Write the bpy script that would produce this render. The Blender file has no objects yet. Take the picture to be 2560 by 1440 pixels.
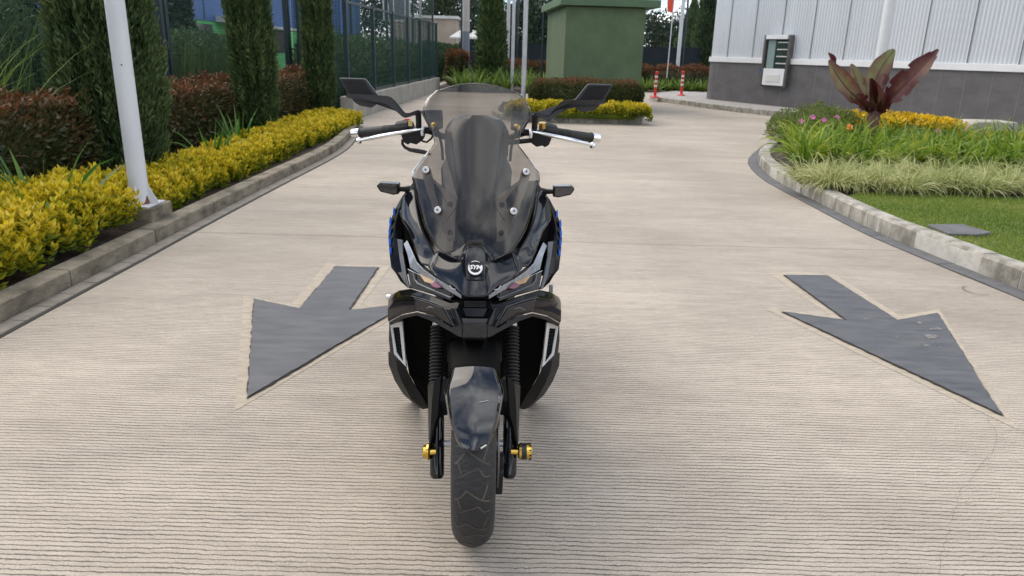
import bpy, bmesh, math, random
import numpy as np
from mathutils import Vector, Matrix
random.seed(7)
RNG = np.random.default_rng(11)
SC = bpy.context.scene
COL = SC.collection
R = math.radians

# ---------------------------------------------------------------- camera
F = 1850.0; TH = R(17.7); RO = 0.026; H = 1.3
ct, st = math.cos(TH), math.sin(TH)
cr, sr = math.cos(RO), math.sin(RO)
cam = bpy.data.cameras.new('camera')
co = bpy.data.objects.new('camera', cam); COL.objects.link(co)
cam.sensor_width = 36; cam.lens = F / 2560 * 36; cam.clip_end = 3000; cam.clip_start = 0.05
up = Vector((0, st, ct)); fw = Vector((0, ct, -st)); ex = Vector((1, 0, 0))
cx = ex * cr + up * sr; cy = -ex * sr + up * cr; cz = -fw
M = Matrix((cx, cy, cz)).transposed().to_4x4(); M.translation = Vector((0, 0, H))
co.matrix_world = M
cam.dof.use_dof = True; cam.dof.focus_distance = 2.1; cam.dof.aperture_fstop = 9.0
SC.camera = co

# ---------------------------------------------------------------- world, sun, exposure
SUN = Vector((-0.62, 0.42, 1.0)).normalized()
w = bpy.data.worlds.new('World'); SC.world = w; w.use_nodes = True
nt = w.node_tree; N = nt.nodes; L = nt.links; N.clear()
wo = N.new('ShaderNodeOutputWorld'); bg = N.new('ShaderNodeBackground'); bg.inputs[1].default_value = 0.10
sky = N.new('ShaderNodeTexSky'); sky.sky_type = 'NISHITA'; sky.sun_disc = False
sky.sun_elevation = math.asin(SUN.z); sky.sun_rotation = math.atan2(SUN.x, SUN.y)
sky.altitude = 2500; sky.air_density = 1.0; sky.dust_density = 1.0
tc = N.new('ShaderNodeTexCoord'); sep = N.new('ShaderNodeSeparateXYZ'); L.new(tc.outputs['Generated'], sep.inputs[0])
ad = N.new('ShaderNodeMath'); ad.operation = 'ADD'; ad.inputs[1].default_value = 0.22
ab = N.new('ShaderNodeMath'); ab.operation = 'ABSOLUTE'; L.new(sep.outputs[2], ab.inputs[0]); L.new(ab.outputs[0], ad.inputs[0])
dx = N.new('ShaderNodeMath'); dx.operation = 'DIVIDE'; L.new(sep.outputs[0], dx.inputs[0]); L.new(ad.outputs[0], dx.inputs[1])
dy = N.new('ShaderNodeMath'); dy.operation = 'DIVIDE'; L.new(sep.outputs[1], dy.inputs[0]); L.new(ad.outputs[0], dy.inputs[1])
cb = N.new('ShaderNodeCombineXYZ'); L.new(dx.outputs[0], cb.inputs[0]); L.new(dy.outputs[0], cb.inputs[1])
no = N.new('ShaderNodeTexNoise'); no.inputs['Scale'].default_value = 1.5; no.inputs['Detail'].default_value = 9
no.inputs['Roughness'].default_value = 0.6; no.inputs['Distortion'].default_value = 0.5
L.new(cb.outputs[0], no.inputs['Vector'])
rp = N.new('ShaderNodeValToRGB'); rp.color_ramp.elements[0].position = 0.40; rp.color_ramp.elements[1].position = 0.58
L.new(no.outputs[0], rp.inputs[0])
no2 = N.new('ShaderNodeTexNoise'); no2.inputs['Scale'].default_value = 3.0; no2.inputs['Detail'].default_value = 8
L.new(cb.outputs[0], no2.inputs['Vector'])
r2 = N.new('ShaderNodeValToRGB'); r2.color_ramp.elements[0].position = 0.35; r2.color_ramp.elements[1].position = 0.65
r2.color_ramp.elements[0].color = (0.60, 0.62, 0.66, 1); r2.color_ramp.elements[1].color = (1, 1, 1, 1)
L.new(no2.outputs[0], r2.inputs[0])
vm = N.new('ShaderNodeVectorMath'); vm.operation = 'SCALE'; vm.inputs['Scale'].default_value = 12.5
L.new(r2.outputs[0], vm.inputs[0])
mx = N.new('ShaderNodeMix'); mx.data_type = 'RGBA'
L.new(rp.outputs[0], mx.inputs[0]); L.new(sky.outputs[0], mx.inputs[6]); L.new(vm.outputs[0], mx.inputs[7])
L.new(mx.outputs[2], bg.inputs[0]); L.new(bg.outputs[0], wo.inputs[0])
sl = bpy.data.lights.new('sun', 'SUN'); sl.energy = 1.25; sl.angle = R(58); sl.color = (1, 0.88, 0.72)
so = bpy.data.objects.new('sun', sl); COL.objects.link(so); so.location = (-8, 6, 14)
so.rotation_euler = SUN.to_track_quat('Z', 'Y').to_euler()
SC.view_settings.view_transform = 'Standard'; SC.view_settings.look = 'None'
SC.view_settings.exposure = 0.98; SC.view_settings.gamma = 1.0
SC.cycles.transparent_max_bounces = 24; SC.cycles.max_bounces = 8

# ---------------------------------------------------------------- projection helpers
def ray(px, py):
    u = px - 1280; v = py - 720
    up_ = u * cr + v * sr; vp = -u * sr + v * cr
    return Vector((up_ / F, ct - vp / F * st, -st - vp / F * ct))
def G(px, py, z=0.0):
    d = ray(px, py); t = (z - H) / d.z
    return Vector((d.x * t, d.y * t, z))
def A(px, py, Y):
    d = ray(px, py); t = Y / d.y
    return Vector((d.x * t, Y, H + d.z * t))

# ---------------------------------------------------------------- materials
def nmat(name):
    m = bpy.data.materials.new(name); m.use_nodes = True
    return m, m.node_tree.nodes, m.node_tree.links, m.node_tree.nodes['Principled BSDF']
def pm(name, c1, c2=None, scale=8, rough=0.5, metal=0, bump=0, bscale=60, coat=0, spec=0.5, stretch=(1, 1, 1), lo=.35, hi=.65, rvar=0):
    m, n, l, b = nmat(name)
    b.inputs['Base Color'].default_value = (*c1, 1); b.inputs['Roughness'].default_value = rough
    b.inputs['Metallic'].default_value = metal; b.inputs['Coat Weight'].default_value = coat
    b.inputs['Coat Roughness'].default_value = 0.03; b.inputs['Specular IOR Level'].default_value = spec
    t = n.new('ShaderNodeTexCoord'); mp = n.new('ShaderNodeMapping'); mp.inputs['Scale'].default_value = stretch
    l.new(t.outputs['Object'], mp.inputs[0])
    if c2:
        x = n.new('ShaderNodeTexNoise'); x.inputs['Scale'].default_value = scale; x.inputs['Detail'].default_value = 7; x.inputs['Roughness'].default_value = .62
        l.new(mp.outputs[0], x.inputs['Vector'])
        r = n.new('ShaderNodeValToRGB'); r.color_ramp.elements[0].position = lo; r.color_ramp.elements[1].position = hi
        r.color_ramp.elements[0].color = (*c1, 1); r.color_ramp.elements[1].color = (*c2, 1)
        l.new(x.outputs[0], r.inputs[0]); l.new(r.outputs[0], b.inputs['Base Color'])
        if rvar:
            q = n.new('ShaderNodeMapRange'); q.inputs[3].default_value = rough - rvar; q.inputs[4].default_value = rough + rvar
            l.new(x.outputs[0], q.inputs[0]); l.new(q.outputs[0], b.inputs['Roughness'])
    if bump:
        x = n.new('ShaderNodeTexNoise'); x.inputs['Scale'].default_value = bscale; x.inputs['Detail'].default_value = 6
        l.new(mp.outputs[0], x.inputs['Vector'])
        u = n.new('ShaderNodeBump'); u.inputs['Strength'].default_value = bump; u.inputs['Distance'].default_value = 0.01
        l.new(x.outputs[0], u.inputs['Height']); l.new(u.outputs[0], b.inputs['Normal'])
    return m
def leafmat(name, cols, trans=0.3, rough=0.5, nscale=2.0):
    """leaf colour from a per-leaf random attribute plus slow clump variation"""
    m, n, l, b = nmat(name)
    a = n.new('ShaderNodeAttribute'); a.attribute_name = 'rnd'
    t = n.new('ShaderNodeTexCoord'); x = n.new('ShaderNodeTexNoise'); x.inputs['Scale'].default_value = nscale; x.inputs['Detail'].default_value = 4
    l.new(t.outputs['Object'], x.inputs['Vector'])
    s = n.new('ShaderNodeMath'); s.operation = 'MULTIPLY_ADD'; s.inputs[1].default_value = 0.7; s.inputs[2].default_value = -0.20
    l.new(x.outputs[0], s.inputs[0])
    s2 = n.new('ShaderNodeMath'); s2.operation = 'MULTIPLY_ADD'; s2.inputs[1].default_value = 0.75
    l.new(a.outputs['Fac'], s2.inputs[0]); l.new(s.outputs[0], s2.inputs[2])
    r = n.new('ShaderNodeValToRGB')
    while len(r.color_ramp.elements) < len(cols): r.color_ramp.elements.new(0.5)
    for i, c in enumerate(cols):
        r.color_ramp.elements[i].position = i / (len(cols) - 1); r.color_ramp.elements[i].color = (*c, 1)
    l.new(s2.outputs[0], r.inputs[0]); l.new(r.outputs[0], b.inputs['Base Color'])
    b.inputs['Roughness'].default_value = rough; b.inputs['Specular IOR Level'].default_value = 0.35
    if trans:
        tr = n.new('ShaderNodeBsdfTranslucent'); l.new(r.outputs[0], tr.inputs[0])
        mixs = n.new('ShaderNodeMixShader'); mixs.inputs[0].default_value = trans
        l.new(b.outputs[0], mixs.inputs[1]); l.new(tr.outputs[0], mixs.inputs[2])
        l.new(mixs.outputs[0], n['Material Output'].inputs[0])
    return m

# ---------------------------------------------------------------- object helpers
def setp(o, label=None, cat=None, group=None, kind=None):
    if label: o['label'] = label
    if cat: o['category'] = cat
    if group: o['group'] = group
    if kind: o['kind'] = kind
    return o
def thing(name, label, cat, loc=(0, 0, 0), group=None):
    o = bpy.data.objects.new(name, None); COL.objects.link(o); o.location = loc; o.empty_display_size = .1
    return setp(o, label, cat, group)
def link(name, me, mats, parent=None):
    o = bpy.data.objects.new(name, me); COL.objects.link(o)
    for m in (mats if isinstance(mats, (list, tuple)) else [mats]): me.materials.append(m)
    if parent is not None:
        o.parent = parent
        # vertices are given in world coordinates: undo every ancestor's location
        t = Vector((0, 0, 0)); p = parent
        while p is not None:
            if p.type == 'EMPTY': t += p.location
            p = p.parent
        if parent.type == 'EMPTY': o.matrix_parent_inverse = Matrix.Translation(-t)
    return o
class MB:
    def __init__(s): s.v = []; s.f = []; s.m = []
    def add(s, vs, fs, mi=0):
        k = len(s.v); s.v += [tuple(x) for x in vs]; s.f += [tuple(i + k for i in f) for f in fs]; s.m += [mi] * len(fs); return s
    def box(s, c, d, rot=None, mi=0):
        c = Vector(c); q = [Vector((sx * d[0] / 2, sy * d[1] / 2, sz * d[2] / 2)) for sz in (-1, 1) for sy in (-1, 1) for sx in (-1, 1)]
        if rot is not None:
            rm = rot if isinstance(rot, Matrix) else Matrix.Rotation(rot, 3, 'Z')
            q = [rm @ p for p in q]
        return s.add([c + p for p in q], [(0, 2, 3, 1), (4, 5, 7, 6), (0, 1, 5, 4), (2, 6, 7, 3), (0, 4, 6, 2), (1, 3, 7, 5)], mi)
    def tube(s, path, rad, seg=12, cap=True, mi=0, flat=None):
        path = [Vector(p) for p in path]; n = len(path)
        if not isinstance(rad, (list, tuple)): rad = [rad] * n
        base = len(s.v); vs = []; prev = None
        for i, p in enumerate(path):
            d = (path[min(i + 1, n - 1)] - path[max(i - 1, 0)]).normalized()
            if prev is None:
                a = Vector((0, 0, 1)) if abs(d.z) < .9 else Vector((1, 0, 0))
                u = d.cross(a).normalized()
            else:
                u = (prev - d * prev.dot(d)).normalized()
            prev = u; vv = d.cross(u)
            for j in range(seg):
                t = 2 * math.pi * j / seg
                vs.append(p + (u * math.cos(t) + vv * math.sin(t) * (flat or 1)) * rad[i])
        fs = [(i * seg + j, i * seg + (j + 1) % seg, (i + 1) * seg + (j + 1) % seg, (i + 1) * seg + j) for i in range(n - 1) for j in range(seg)]
        if cap: fs += [tuple(range(seg))[::-1], tuple((n - 1) * seg + j for j in range(seg))]
        return s.add(vs, fs, mi)
    def lathe(s, o, axis, prof, seg=24, mi=0, cap=True):
        """prof: (distance along the axis, radius)"""
        o = Vector(o); d = Vector(axis).normalized(); a = Vector((0, 0, 1)) if abs(d.z) < .9 else Vector((1, 0, 0))
        u = d.cross(a).normalized(); v = d.cross(u); vs = []
        for t, r in prof:
            for j in range(seg):
                q = 2 * math.pi * j / seg; vs.append(o + d * t + (u * math.cos(q) + v * math.sin(q)) * r)
        n = len(prof)
        fs = [(i * seg + j, i * seg + (j + 1) % seg, (i + 1) * seg + (j + 1) % seg, (i + 1) * seg + j) for i in range(n - 1) for j in range(seg)]
        if cap: fs += [tuple(range(seg))[::-1], tuple((n - 1) * seg + j for j in range(seg))]
        return s.add(vs, fs, mi)
    def prism(s, poly, d, mi=0):
        """closed polygon of 3-D points extruded along vector d"""
        n = len(poly); d = Vector(d); a = [Vector(p) for p in poly]
        return s.add(a + [p + d for p in a], [tuple(range(n))[::-1], tuple(range(n, 2 * n))] + [(i, (i + 1) % n, n + (i + 1) % n, n + i) for i in range(n)], mi)
    def ball(s, c, r, seg=14, mi=0):
        return s.lathe(c, (0, 0, 1), [(-r * math.cos(math.pi * i / 8), max(r * math.sin(math.pi * i / 8), r * .02)) for i in range(9)], seg, mi)
    def build(s, name, mats, parent=None, bevel=0, smooth=None, solid=0, subd=0, merge=False, off=-1, seg=2):
        me = bpy.data.meshes.new(name); me.from_pydata(s.v, [], s.f)
        for p, k in zip(me.polygons, s.m): p.material_index = k
        bm = bmesh.new(); bm.from_mesh(me)
        if merge: bmesh.ops.remove_doubles(bm, verts=bm.verts, dist=2e-4)
        bmesh.ops.recalc_face_normals(bm, faces=bm.faces); bm.to_mesh(me); bm.free()
        o = link(name, me, mats, parent)
        if smooth is not None or bevel or subd:
            me.shade_smooth()
            if not bevel: me.set_sharp_from_angle(angle=R(smooth if smooth is not None else 40))
        if subd:
            md = o.modifiers.new('sub', 'SUBSURF'); md.levels = subd; md.render_levels = subd
        if solid:
            md = o.modifiers.new('solid', 'SOLIDIFY'); md.thickness = solid; md.offset = off; md.use_even_offset = False
        if bevel:
            md = o.modifiers.new('bevel', 'BEVEL'); md.width = bevel; md.segments = seg; md.limit_method = 'ANGLE'; md.angle_limit = R(22); md.harden_normals = True
        return o
def npmesh(name, V, FA, k, rnd=None, mats=None, parent=None, smooth=False):
    """fast mesh: V (n,3); FA (m,k) faces of k corners each"""
    me = bpy.data.meshes.new(name); me.vertices.add(len(V)); me.vertices.foreach_set('co', np.asarray(V, dtype=np.float32).ravel())
    me.loops.add(FA.size); me.loops.foreach_set('vertex_index', FA.astype(np.int32).ravel())
    me.polygons.add(len(FA)); me.polygons.foreach_set('loop_start', np.arange(0, FA.size, k, dtype=np.int32))
    me.update(calc_edges=True)
    if rnd is not None:
        a = me.attributes.new('rnd', 'FLOAT', 'POINT'); a.data.foreach_set('value', np.asarray(rnd, dtype=np.float32))
    if smooth: me.shade_smooth()
    return link(name, me, mats, parent)
def norm(a): return a / np.maximum(np.linalg.norm(a, axis=1, keepdims=True), 1e-9)
class Leaves:
    """collects leaves (folded diamonds) and blades (curved strips)"""
    def __init__(s): s.V = []; s.F = []; s.r = []; s.n = 0
    def leaves(s, P, D, ln, wd, fold=0.25, rnd=None):
        P = np.asarray(P, float); D = norm(np.asarray(D, float)); n = len(P)
        ln = np.broadcast_to(ln, n)[:, None] * RNG.uniform(.7, 1.25, (n, 1)); wd = np.broadcast_to(wd, n)[:, None] * RNG.uniform(.8, 1.2, (n, 1))
        q = norm(RNG.normal(size=(n, 3))); S = norm(np.cross(D, q)); U = np.cross(S, D)
        v = np.stack([P, P + D * ln * .5 + S * wd * .5 + U * wd * fold, P + D * ln, P + D * ln * .5 - S * wd * .5 + U * wd * fold], 1)
        rr = RNG.uniform(0, 1, n) if rnd is None else rnd
        f = s.n + np.arange(n)[:, None] * 4 + np.arange(4)[None]
        s.V.append(v.reshape(-1, 3)); s.F.append(f); s.r.append(np.repeat(rr, 4)); s.n += 4 * n; return s
    def blades(s, P, D, ln, wd, droop=0.5, k=4, rnd=None):
        P = np.asarray(P, float); D = norm(np.asarray(D, float)); n = len(P)
        ln = np.broadcast_to(ln, n)[:, None] * RNG.uniform(.65, 1.2, (n, 1)); wd = np.broadcast_to(wd, n)[:, None]
        S = norm(np.cross(D, np.array([[0, 0, 1.]])) + RNG.normal(size=(n, 3)) * .3); rr = RNG.uniform(0, 1, n) if rnd is None else rnd
        cur = P.copy(); d = D.copy(); rows = []
        dr = np.broadcast_to(droop, n)[:, None] * RNG.uniform(.5, 1.5, (n, 1))
        for i in range(k + 1):
            t = i / k; ww = wd * (1 - t ** 2.2) * (.55 + .9 * min(t * 3, .5)) + 1e-4
            rows.append(np.stack([cur - S * ww / 2, cur + S * ww / 2], 1))
            cur = cur + d * ln / k; d = norm(d + np.array([[0, 0, -1.]]) * dr * (t + .3) * 2 / k)
        v = np.stack(rows, 1).reshape(n, -1, 3); m = 2 * (k + 1)
        idx = np.array([[2 * i, 2 * i + 1, 2 * i + 3, 2 * i + 2] for i in range(k)])
        f = (s.n + np.arange(n)[:, None, None] * m + idx[None]).reshape(-1, 4)
        s.V.append(v.reshape(-1, 3)); s.F.append(f); s.r.append(np.repeat(rr, m)); s.n += n * m; return s
    def quads(s, V, Fq, r=0.1):
        V = np.asarray(V, float); Fq = np.asarray(Fq)
        s.V.append(V); s.F.append(Fq + s.n); s.r.append(np.full(len(V), r)); s.n += len(V); return s
    def build(s, name, mats, parent=None):
        return npmesh(name, np.concatenate(s.V), np.concatenate(s.F), 4, np.concatenate(s.r), mats, parent)
def nz(p, sc, seed=0):
    """cheap smooth pseudo noise for numpy arrays"""
    p = np.asarray(p, float) * sc + seed * 7.31
    return (np.sin(p[:, 0] * 1.7 + 1.3 * np.sin(p[:, 1] * 1.1)) + np.sin(p[:, 1] * 2.1 + 1.7 * np.sin(p[:, 2] * 1.3 + p[:, 0])) + np.sin(p[:, 2] * 2.3 + 1.1 * np.sin(p[:, 0] * 1.9))) / 3
# ================================================================ SETTING
def concrete():
    m, n, l, b = nmat('concrete_road')
    t = n.new('ShaderNodeTexCoord'); o = t.outputs['Object']
    def noise(scale, stretch=(1, 1, 1), det=6, ro=.6):
        mp = n.new('ShaderNodeMapping'); mp.inputs['Scale'].default_value = stretch; l.new(o, mp.inputs[0])
        x = n.new('ShaderNodeTexNoise'); x.inputs['Scale'].default_value = scale; x.inputs['Detail'].default_value = det; x.inputs['Roughness'].default_value = ro
        l.new(mp.outputs[0], x.inputs['Vector']); return x.outputs[0]
    def mth(op, a, bb=None, c=None, clamp=False):
        x = n.new('ShaderNodeMath'); x.operation = op; x.use_clamp = clamp
        for i, q in enumerate((a, bb, c)):
            if q is None: continue
            if isinstance(q, (int, float)): x.inputs[i].default_value = q
            else: l.new(q, x.inputs[i])
        return x.outputs[0]
    def rng(a, i0, i1, o0, o1):
        x = n.new('ShaderNodeMapRange'); x.inputs[1].default_value = i0; x.inputs[2].default_value = i1; x.inputs[3].default_value = o0; x.inputs[4].default_value = o1
        l.new(a, x.inputs[0]); return x.outputs[0]
    sp = n.new('ShaderNodeSeparateXYZ'); l.new(o, sp.inputs[0])
    wob = mth('MULTIPLY_ADD', noise(4, (1, .6, 1), 3), .022, -.011)
    wob2 = mth('MULTIPLY_ADD', noise(38, (1, .6, 1), 5, .75), .016, -.008)
    yy = mth('ADD', mth('ADD', sp.outputs[1], wob), wob2)
    ph = mth('MULTIPLY', yy, 1 / .0192)
    fr = mth('FRACT', ph); tri = mth('ABSOLUTE', mth('SUBTRACT', fr, .5))          # 0 in the groove, .5 between
    wdt = rng(noise(9, (.35, 2.2, 1), 6, .65), .30, .64, .08, .24)                    # groove width wanders
    g = mth('SUBTRACT', 1, mth('DIVIDE', tri, wdt), None, True)
    worn = rng(noise(.55, (1, 1, 1), 5), .34, .5, .75, 1)                    # grooves worn away in places
    brk = rng(noise(30, (.5, 2, 1), 4), .32, .46, .55, 1)
    g = mth('MULTIPLY', mth('MULTIPLY', g, worn), brk)
    # colour
    base = n.new('ShaderNodeValToRGB'); base.color_ramp.elements[0].position = .3; base.color_ramp.elements[1].position = .7
    base.color_ramp.elements[0].color = (.335, .290, .238, 1); base.color_ramp.elements[1].color = (.575, .508, .425, 1)
    mixn = mth('ADD', mth('MULTIPLY', noise(1.1, (.6, 1.8, 1), 8, .75), .6), mth('MULTIPLY', noise(14, (.25, 3.2, 1), 6, .7), .4))
    l.new(mixn, base.inputs[0])
    fine = rng(noise(230, (.7, 1.3, 1), 4, .85), .3, .7, .54, 1.38)
    strk = rng(noise(34, (.3, 2.2, 1), 7, .8), .3, .7, .80, 1.16)
    mm = mth('MULTIPLY', fine, strk)
    lowf = rng(noise(.35, (1, 1, 1), 4), .35, .65, .82, 1.12); mm = mth('MULTIPLY', mm, lowf)
    spots = rng(noise(26, (1, .8, 1), 5, .8), .26, .36, .45, 1); mm = mth('MULTIPLY', mm, spots)
    vs = n.new('ShaderNodeVectorMath'); vs.operation = 'SCALE'; l.new(base.outputs[0], vs.inputs[0]); l.new(mm, vs.inputs['Scale'])
    # joints between the slabs
    j = mth('ABSOLUTE', mth('SUBTRACT', mth('FRACT', mth('MULTIPLY_ADD', mth('ADD', sp.outputs[1], mth('MULTIPLY_ADD', noise(7, (1, .2, 1), 4), .03, -.015)), 1 / 4.42, -.6765)), .5))
    jm = mth('SUBTRACT', 1, mth('DIVIDE', j, .0032), None, True)
    dk = n.new('ShaderNodeMix'); dk.data_type = 'RGBA'; dk.inputs[7].default_value = (.045, .036, .03, 1)
    l.new(mth('MAXIMUM', mth('MULTIPLY', g, 1.0), mth('MULTIPLY', jm, .62)), dk.inputs[0]); l.new(vs.outputs[0], dk.inputs[6]); l.new(dk.outputs[2], b.inputs['Base Color'])
    b.inputs['Roughness'].default_value = .78
    hgt = mth('SUBTRACT', mth('MULTIPLY', noise(150, (1, 1, 1), 4), .25), mth('MAXIMUM', g, jm))
    u = n.new('ShaderNodeBump'); u.inputs['Strength'].default_value = .55; u.inputs['Distance'].default_value = .003
    l.new(hgt, u.inputs['Height']); l.new(u.outputs[0], b.inputs['Normal'])
    return m
M_road = concrete()
M_smooth = pm('smooth_concrete', (.325, .28, .222), (.45, .39, .312), 22, .8, bump=.3, bscale=120, stretch=(.6, 1.6, 1))
M_paint = pm('grey_road_paint', (.060, .064, .074), (.112, .116, .125), 9, .55, bump=.35, bscale=170, stretch=(.5, 2, 1), rvar=.12)
M_paintedge = pm('paint_edge', (.035, .033, .028), (.06, .05, .04), 20, .8)
M_worn = pm('worn_paint', (.10, .10, .10), (.24, .22, .20), 60, .8)
M_kerbL = pm('kerb_concrete_dark', (.085, .074, .052), (.26, .225, .17), 5, .85, bump=.7, bscale=60, stretch=(1, 1, 2.2), lo=.32, hi=.6)  # left kerb concrete, darker and browner than the right kerb
M_kerbR = pm('kerb_concrete', (.20, .185, .155), (.42, .40, .35), 9, .85, bump=.7, bscale=70, stretch=(1, 1, .6), lo=.36, hi=.62)
M_mortar = pm('kerb_mortar', (.46, .44, .40), (.6, .58, .53), 12, .85, bump=.5, bscale=80)
M_paver = pm('gutter_paver', (.17, .15, .125), (.255, .23, .195), 9, .85, bump=.5, bscale=90)
M_paverD = pm('dark_paver', (.095, .098, .105), (.14, .14, .145), 8, .8, bump=.4, bscale=90)
M_gap = pm('paver_gap', (.04, .036, .03), None, rough=.9)
M_soil = pm('soil', (.028, .02, .014), (.075, .053, .038), 14, .95, bump=1, bscale=50)
M_earth = pm('earth_ground', (.06, .065, .04), (.12, .11, .08), .6, .95, bump=.4, bscale=5)
M_lawn = pm('lawn_ground', (.10, .135, .03), (.17, .185, .06), 5, .95, bump=.8, bscale=80)
M_pave = pm('pavement', (.26, .25, .24), (.36, .345, .33), 3, .85, bump=.3, bscale=60)

def sheet(name, pts, z, mat, kind='structure', parent=None):
    mb = MB(); mb.add([(p[0], p[1], z) for p in pts], [tuple(range(len(pts)))]); o = mb.build(name, mat, parent)
    if kind and parent is None: o['kind'] = kind
    return o
S = 600
sheet('ground', [(-S, -S), (S, -S), (S, S), (-S, S)], -.03, M_earth)
sheet('road', [(-7, -12), (22, -12), (22, 60), (-3.2, 60), (-3.2, 14.5), (-7, 14.5)], 0, M_road)

def resample(pts, step):
    pts = [Vector((p[0], p[1], 0)) for p in pts]; out = [pts[0]]; acc = 0
    for a, b in zip(pts, pts[1:]):
        L_ = (b - a).length; d = step - acc
        while d <= L_: out.append(a.lerp(b, d / L_)); d += step
        acc = L_ - (d - step)
    return out
def smoothpath(pts, it=2):
    for _ in range(it):
        q = [pts[0]]
        for a, b in zip(pts, pts[1:]):
            a = Vector(a[:2]); b = Vector(b[:2]); q += [a.lerp(b, .25), a.lerp(b, .75)]
        q.append(pts[-1]); pts = q
    return pts
def blocks(mb, path, step, gap, w0, w1, z0, z1, mi=0, cham=.012, jit=0.0):
    """stones laid along a path; w0..w1 is the sideways extent to the right of the walking direction"""
    p = resample(path, step)
    for i in range(len(p) - 1):
        a, b = p[i], p[i + 1]; d = (b - a).normalized(); nrm = Vector((d.y, -d.x, 0)); a2 = a + d * gap / 2; b2 = b - d * gap / 2
        j = random.uniform(-jit, jit)
        s = 1 if w1 > w0 else -1
        prof = [(w0 + j, z0), (w0 + j, z1 - cham), (w0 + j + s * cham, z1 + j * .4), (w1 - s * cham, z1 + j * .4), (w1, z1 - cham), (w1, z0)]
        vs = [q + nrm * x + Vector((0, 0, zz)) for q in (a2, b2) for x, zz in prof]; m = len(prof)
        mb.add(vs, [tuple(range(m)), tuple(range(m, 2 * m))[::-1]] + [(k, (k + 1) % m, m + (k + 1) % m, m + k) for k in range(m)], mi)
# left kerb: path runs away from the camera, planting on its left
KL = [(-2.48, -2)] + [tuple(G(x, y)[:2]) for x, y in ((61, 779), (307, 654), (477, 564), (686, 458), (845, 380))] + [(-2.50, 11.3), (-2.62, 12.6), (-3.0, 13.6), (-3.6, 14.1), (-5, 14.3)]
KLs = smoothpath(KL, 2)
mb = MB(); blocks(mb, KLs, .98, .012, 0, -.13, -.02, .10, cham=.008, jit=.002); mb.build('kerb', M_kerbL, bevel=0)['kind'] = 'structure'
mb = MB(); blocks(mb, KLs, .205, .008, .006, .098, -.02, .010, cham=.003, jit=.001); blocks(mb, KLs, .5, 0, .0, .118, -.02, .004, 1, cham=.001)
mb.build('gutter', [M_paver, M_gap])['kind'] = 'structure'
# right island kerb: path runs away from the camera along its left edge, then round the back
KR = [G(2760, 820), G(2560, 728), G(2445, 686), G(2318, 634), G(2197, 585), G(2087, 529), G(2006, 487), G(1961, 466), G(1924, 442), G(1898, 418), G(1893, 398), G(1912, 380)]
KR = [(p.x, p.y) for p in KR]; lx, ly = KR[-1]
KR += [(lx + .6, ly + 1.3), (lx + 1.8, ly + 2.0), (lx + 5, ly + 1.7), (16, ly + 1.2)]
KRs = smoothpath(KR, 2)
mb = MB(); blocks(mb, KRs, .33, .012, 0, .14, -.02, .135, cham=.018, jit=.004); blocks(mb, KRs, .165, 0, .002, .13, -.02, .129, 1, cham=.016)
mb.build('kerb', [M_kerbR, M_mortar])['kind'] = 'structure'
mb = MB(); blocks(mb, KRs, .40, .006, -.002, -.125, -.02, .008, cham=.003, jit=.001); blocks(mb, KRs, .5, 0, -.0, -.131, -.02, .003, 1, cham=.001)
mb.build('gutter', [M_paverD, M_gap])['kind'] = 'structure'
isl = [tuple(p[:2]) for p in resample(KRs, .3)]
def offs(path, d):
    o = []
    for i, p in enumerate(path):
        a = Vector(path[max(i - 1, 0)]); b = Vector(path[min(i + 1, len(path) - 1)]); t = (b - a).normalized(); o.append((p[0] + t.y * d, p[1] - t.x * d))
    return o
inner = offs(isl, .1)
sheet('island_ground', inner + [(16, 2)], .10, M_soil)
lawn_pts = [p for p in inner if p[1] < G(2105, 487, .1).y]
sheet('lawn', lawn_pts + [tuple(G(2150, 484, .11)[:2]), tuple(G(2560, 497, .11)[:2]), (9, G(2560, 497, .11).y), (9, 3)], .112, M_lawn)
sheet('planting_bed', [(-2.58, -2), (-2.5, 5), (-2.45, 10), (-2.62, 11.5), (-3.1, 13.5), (-9, 14), (-9, -2)], .05, M_soil)

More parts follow.
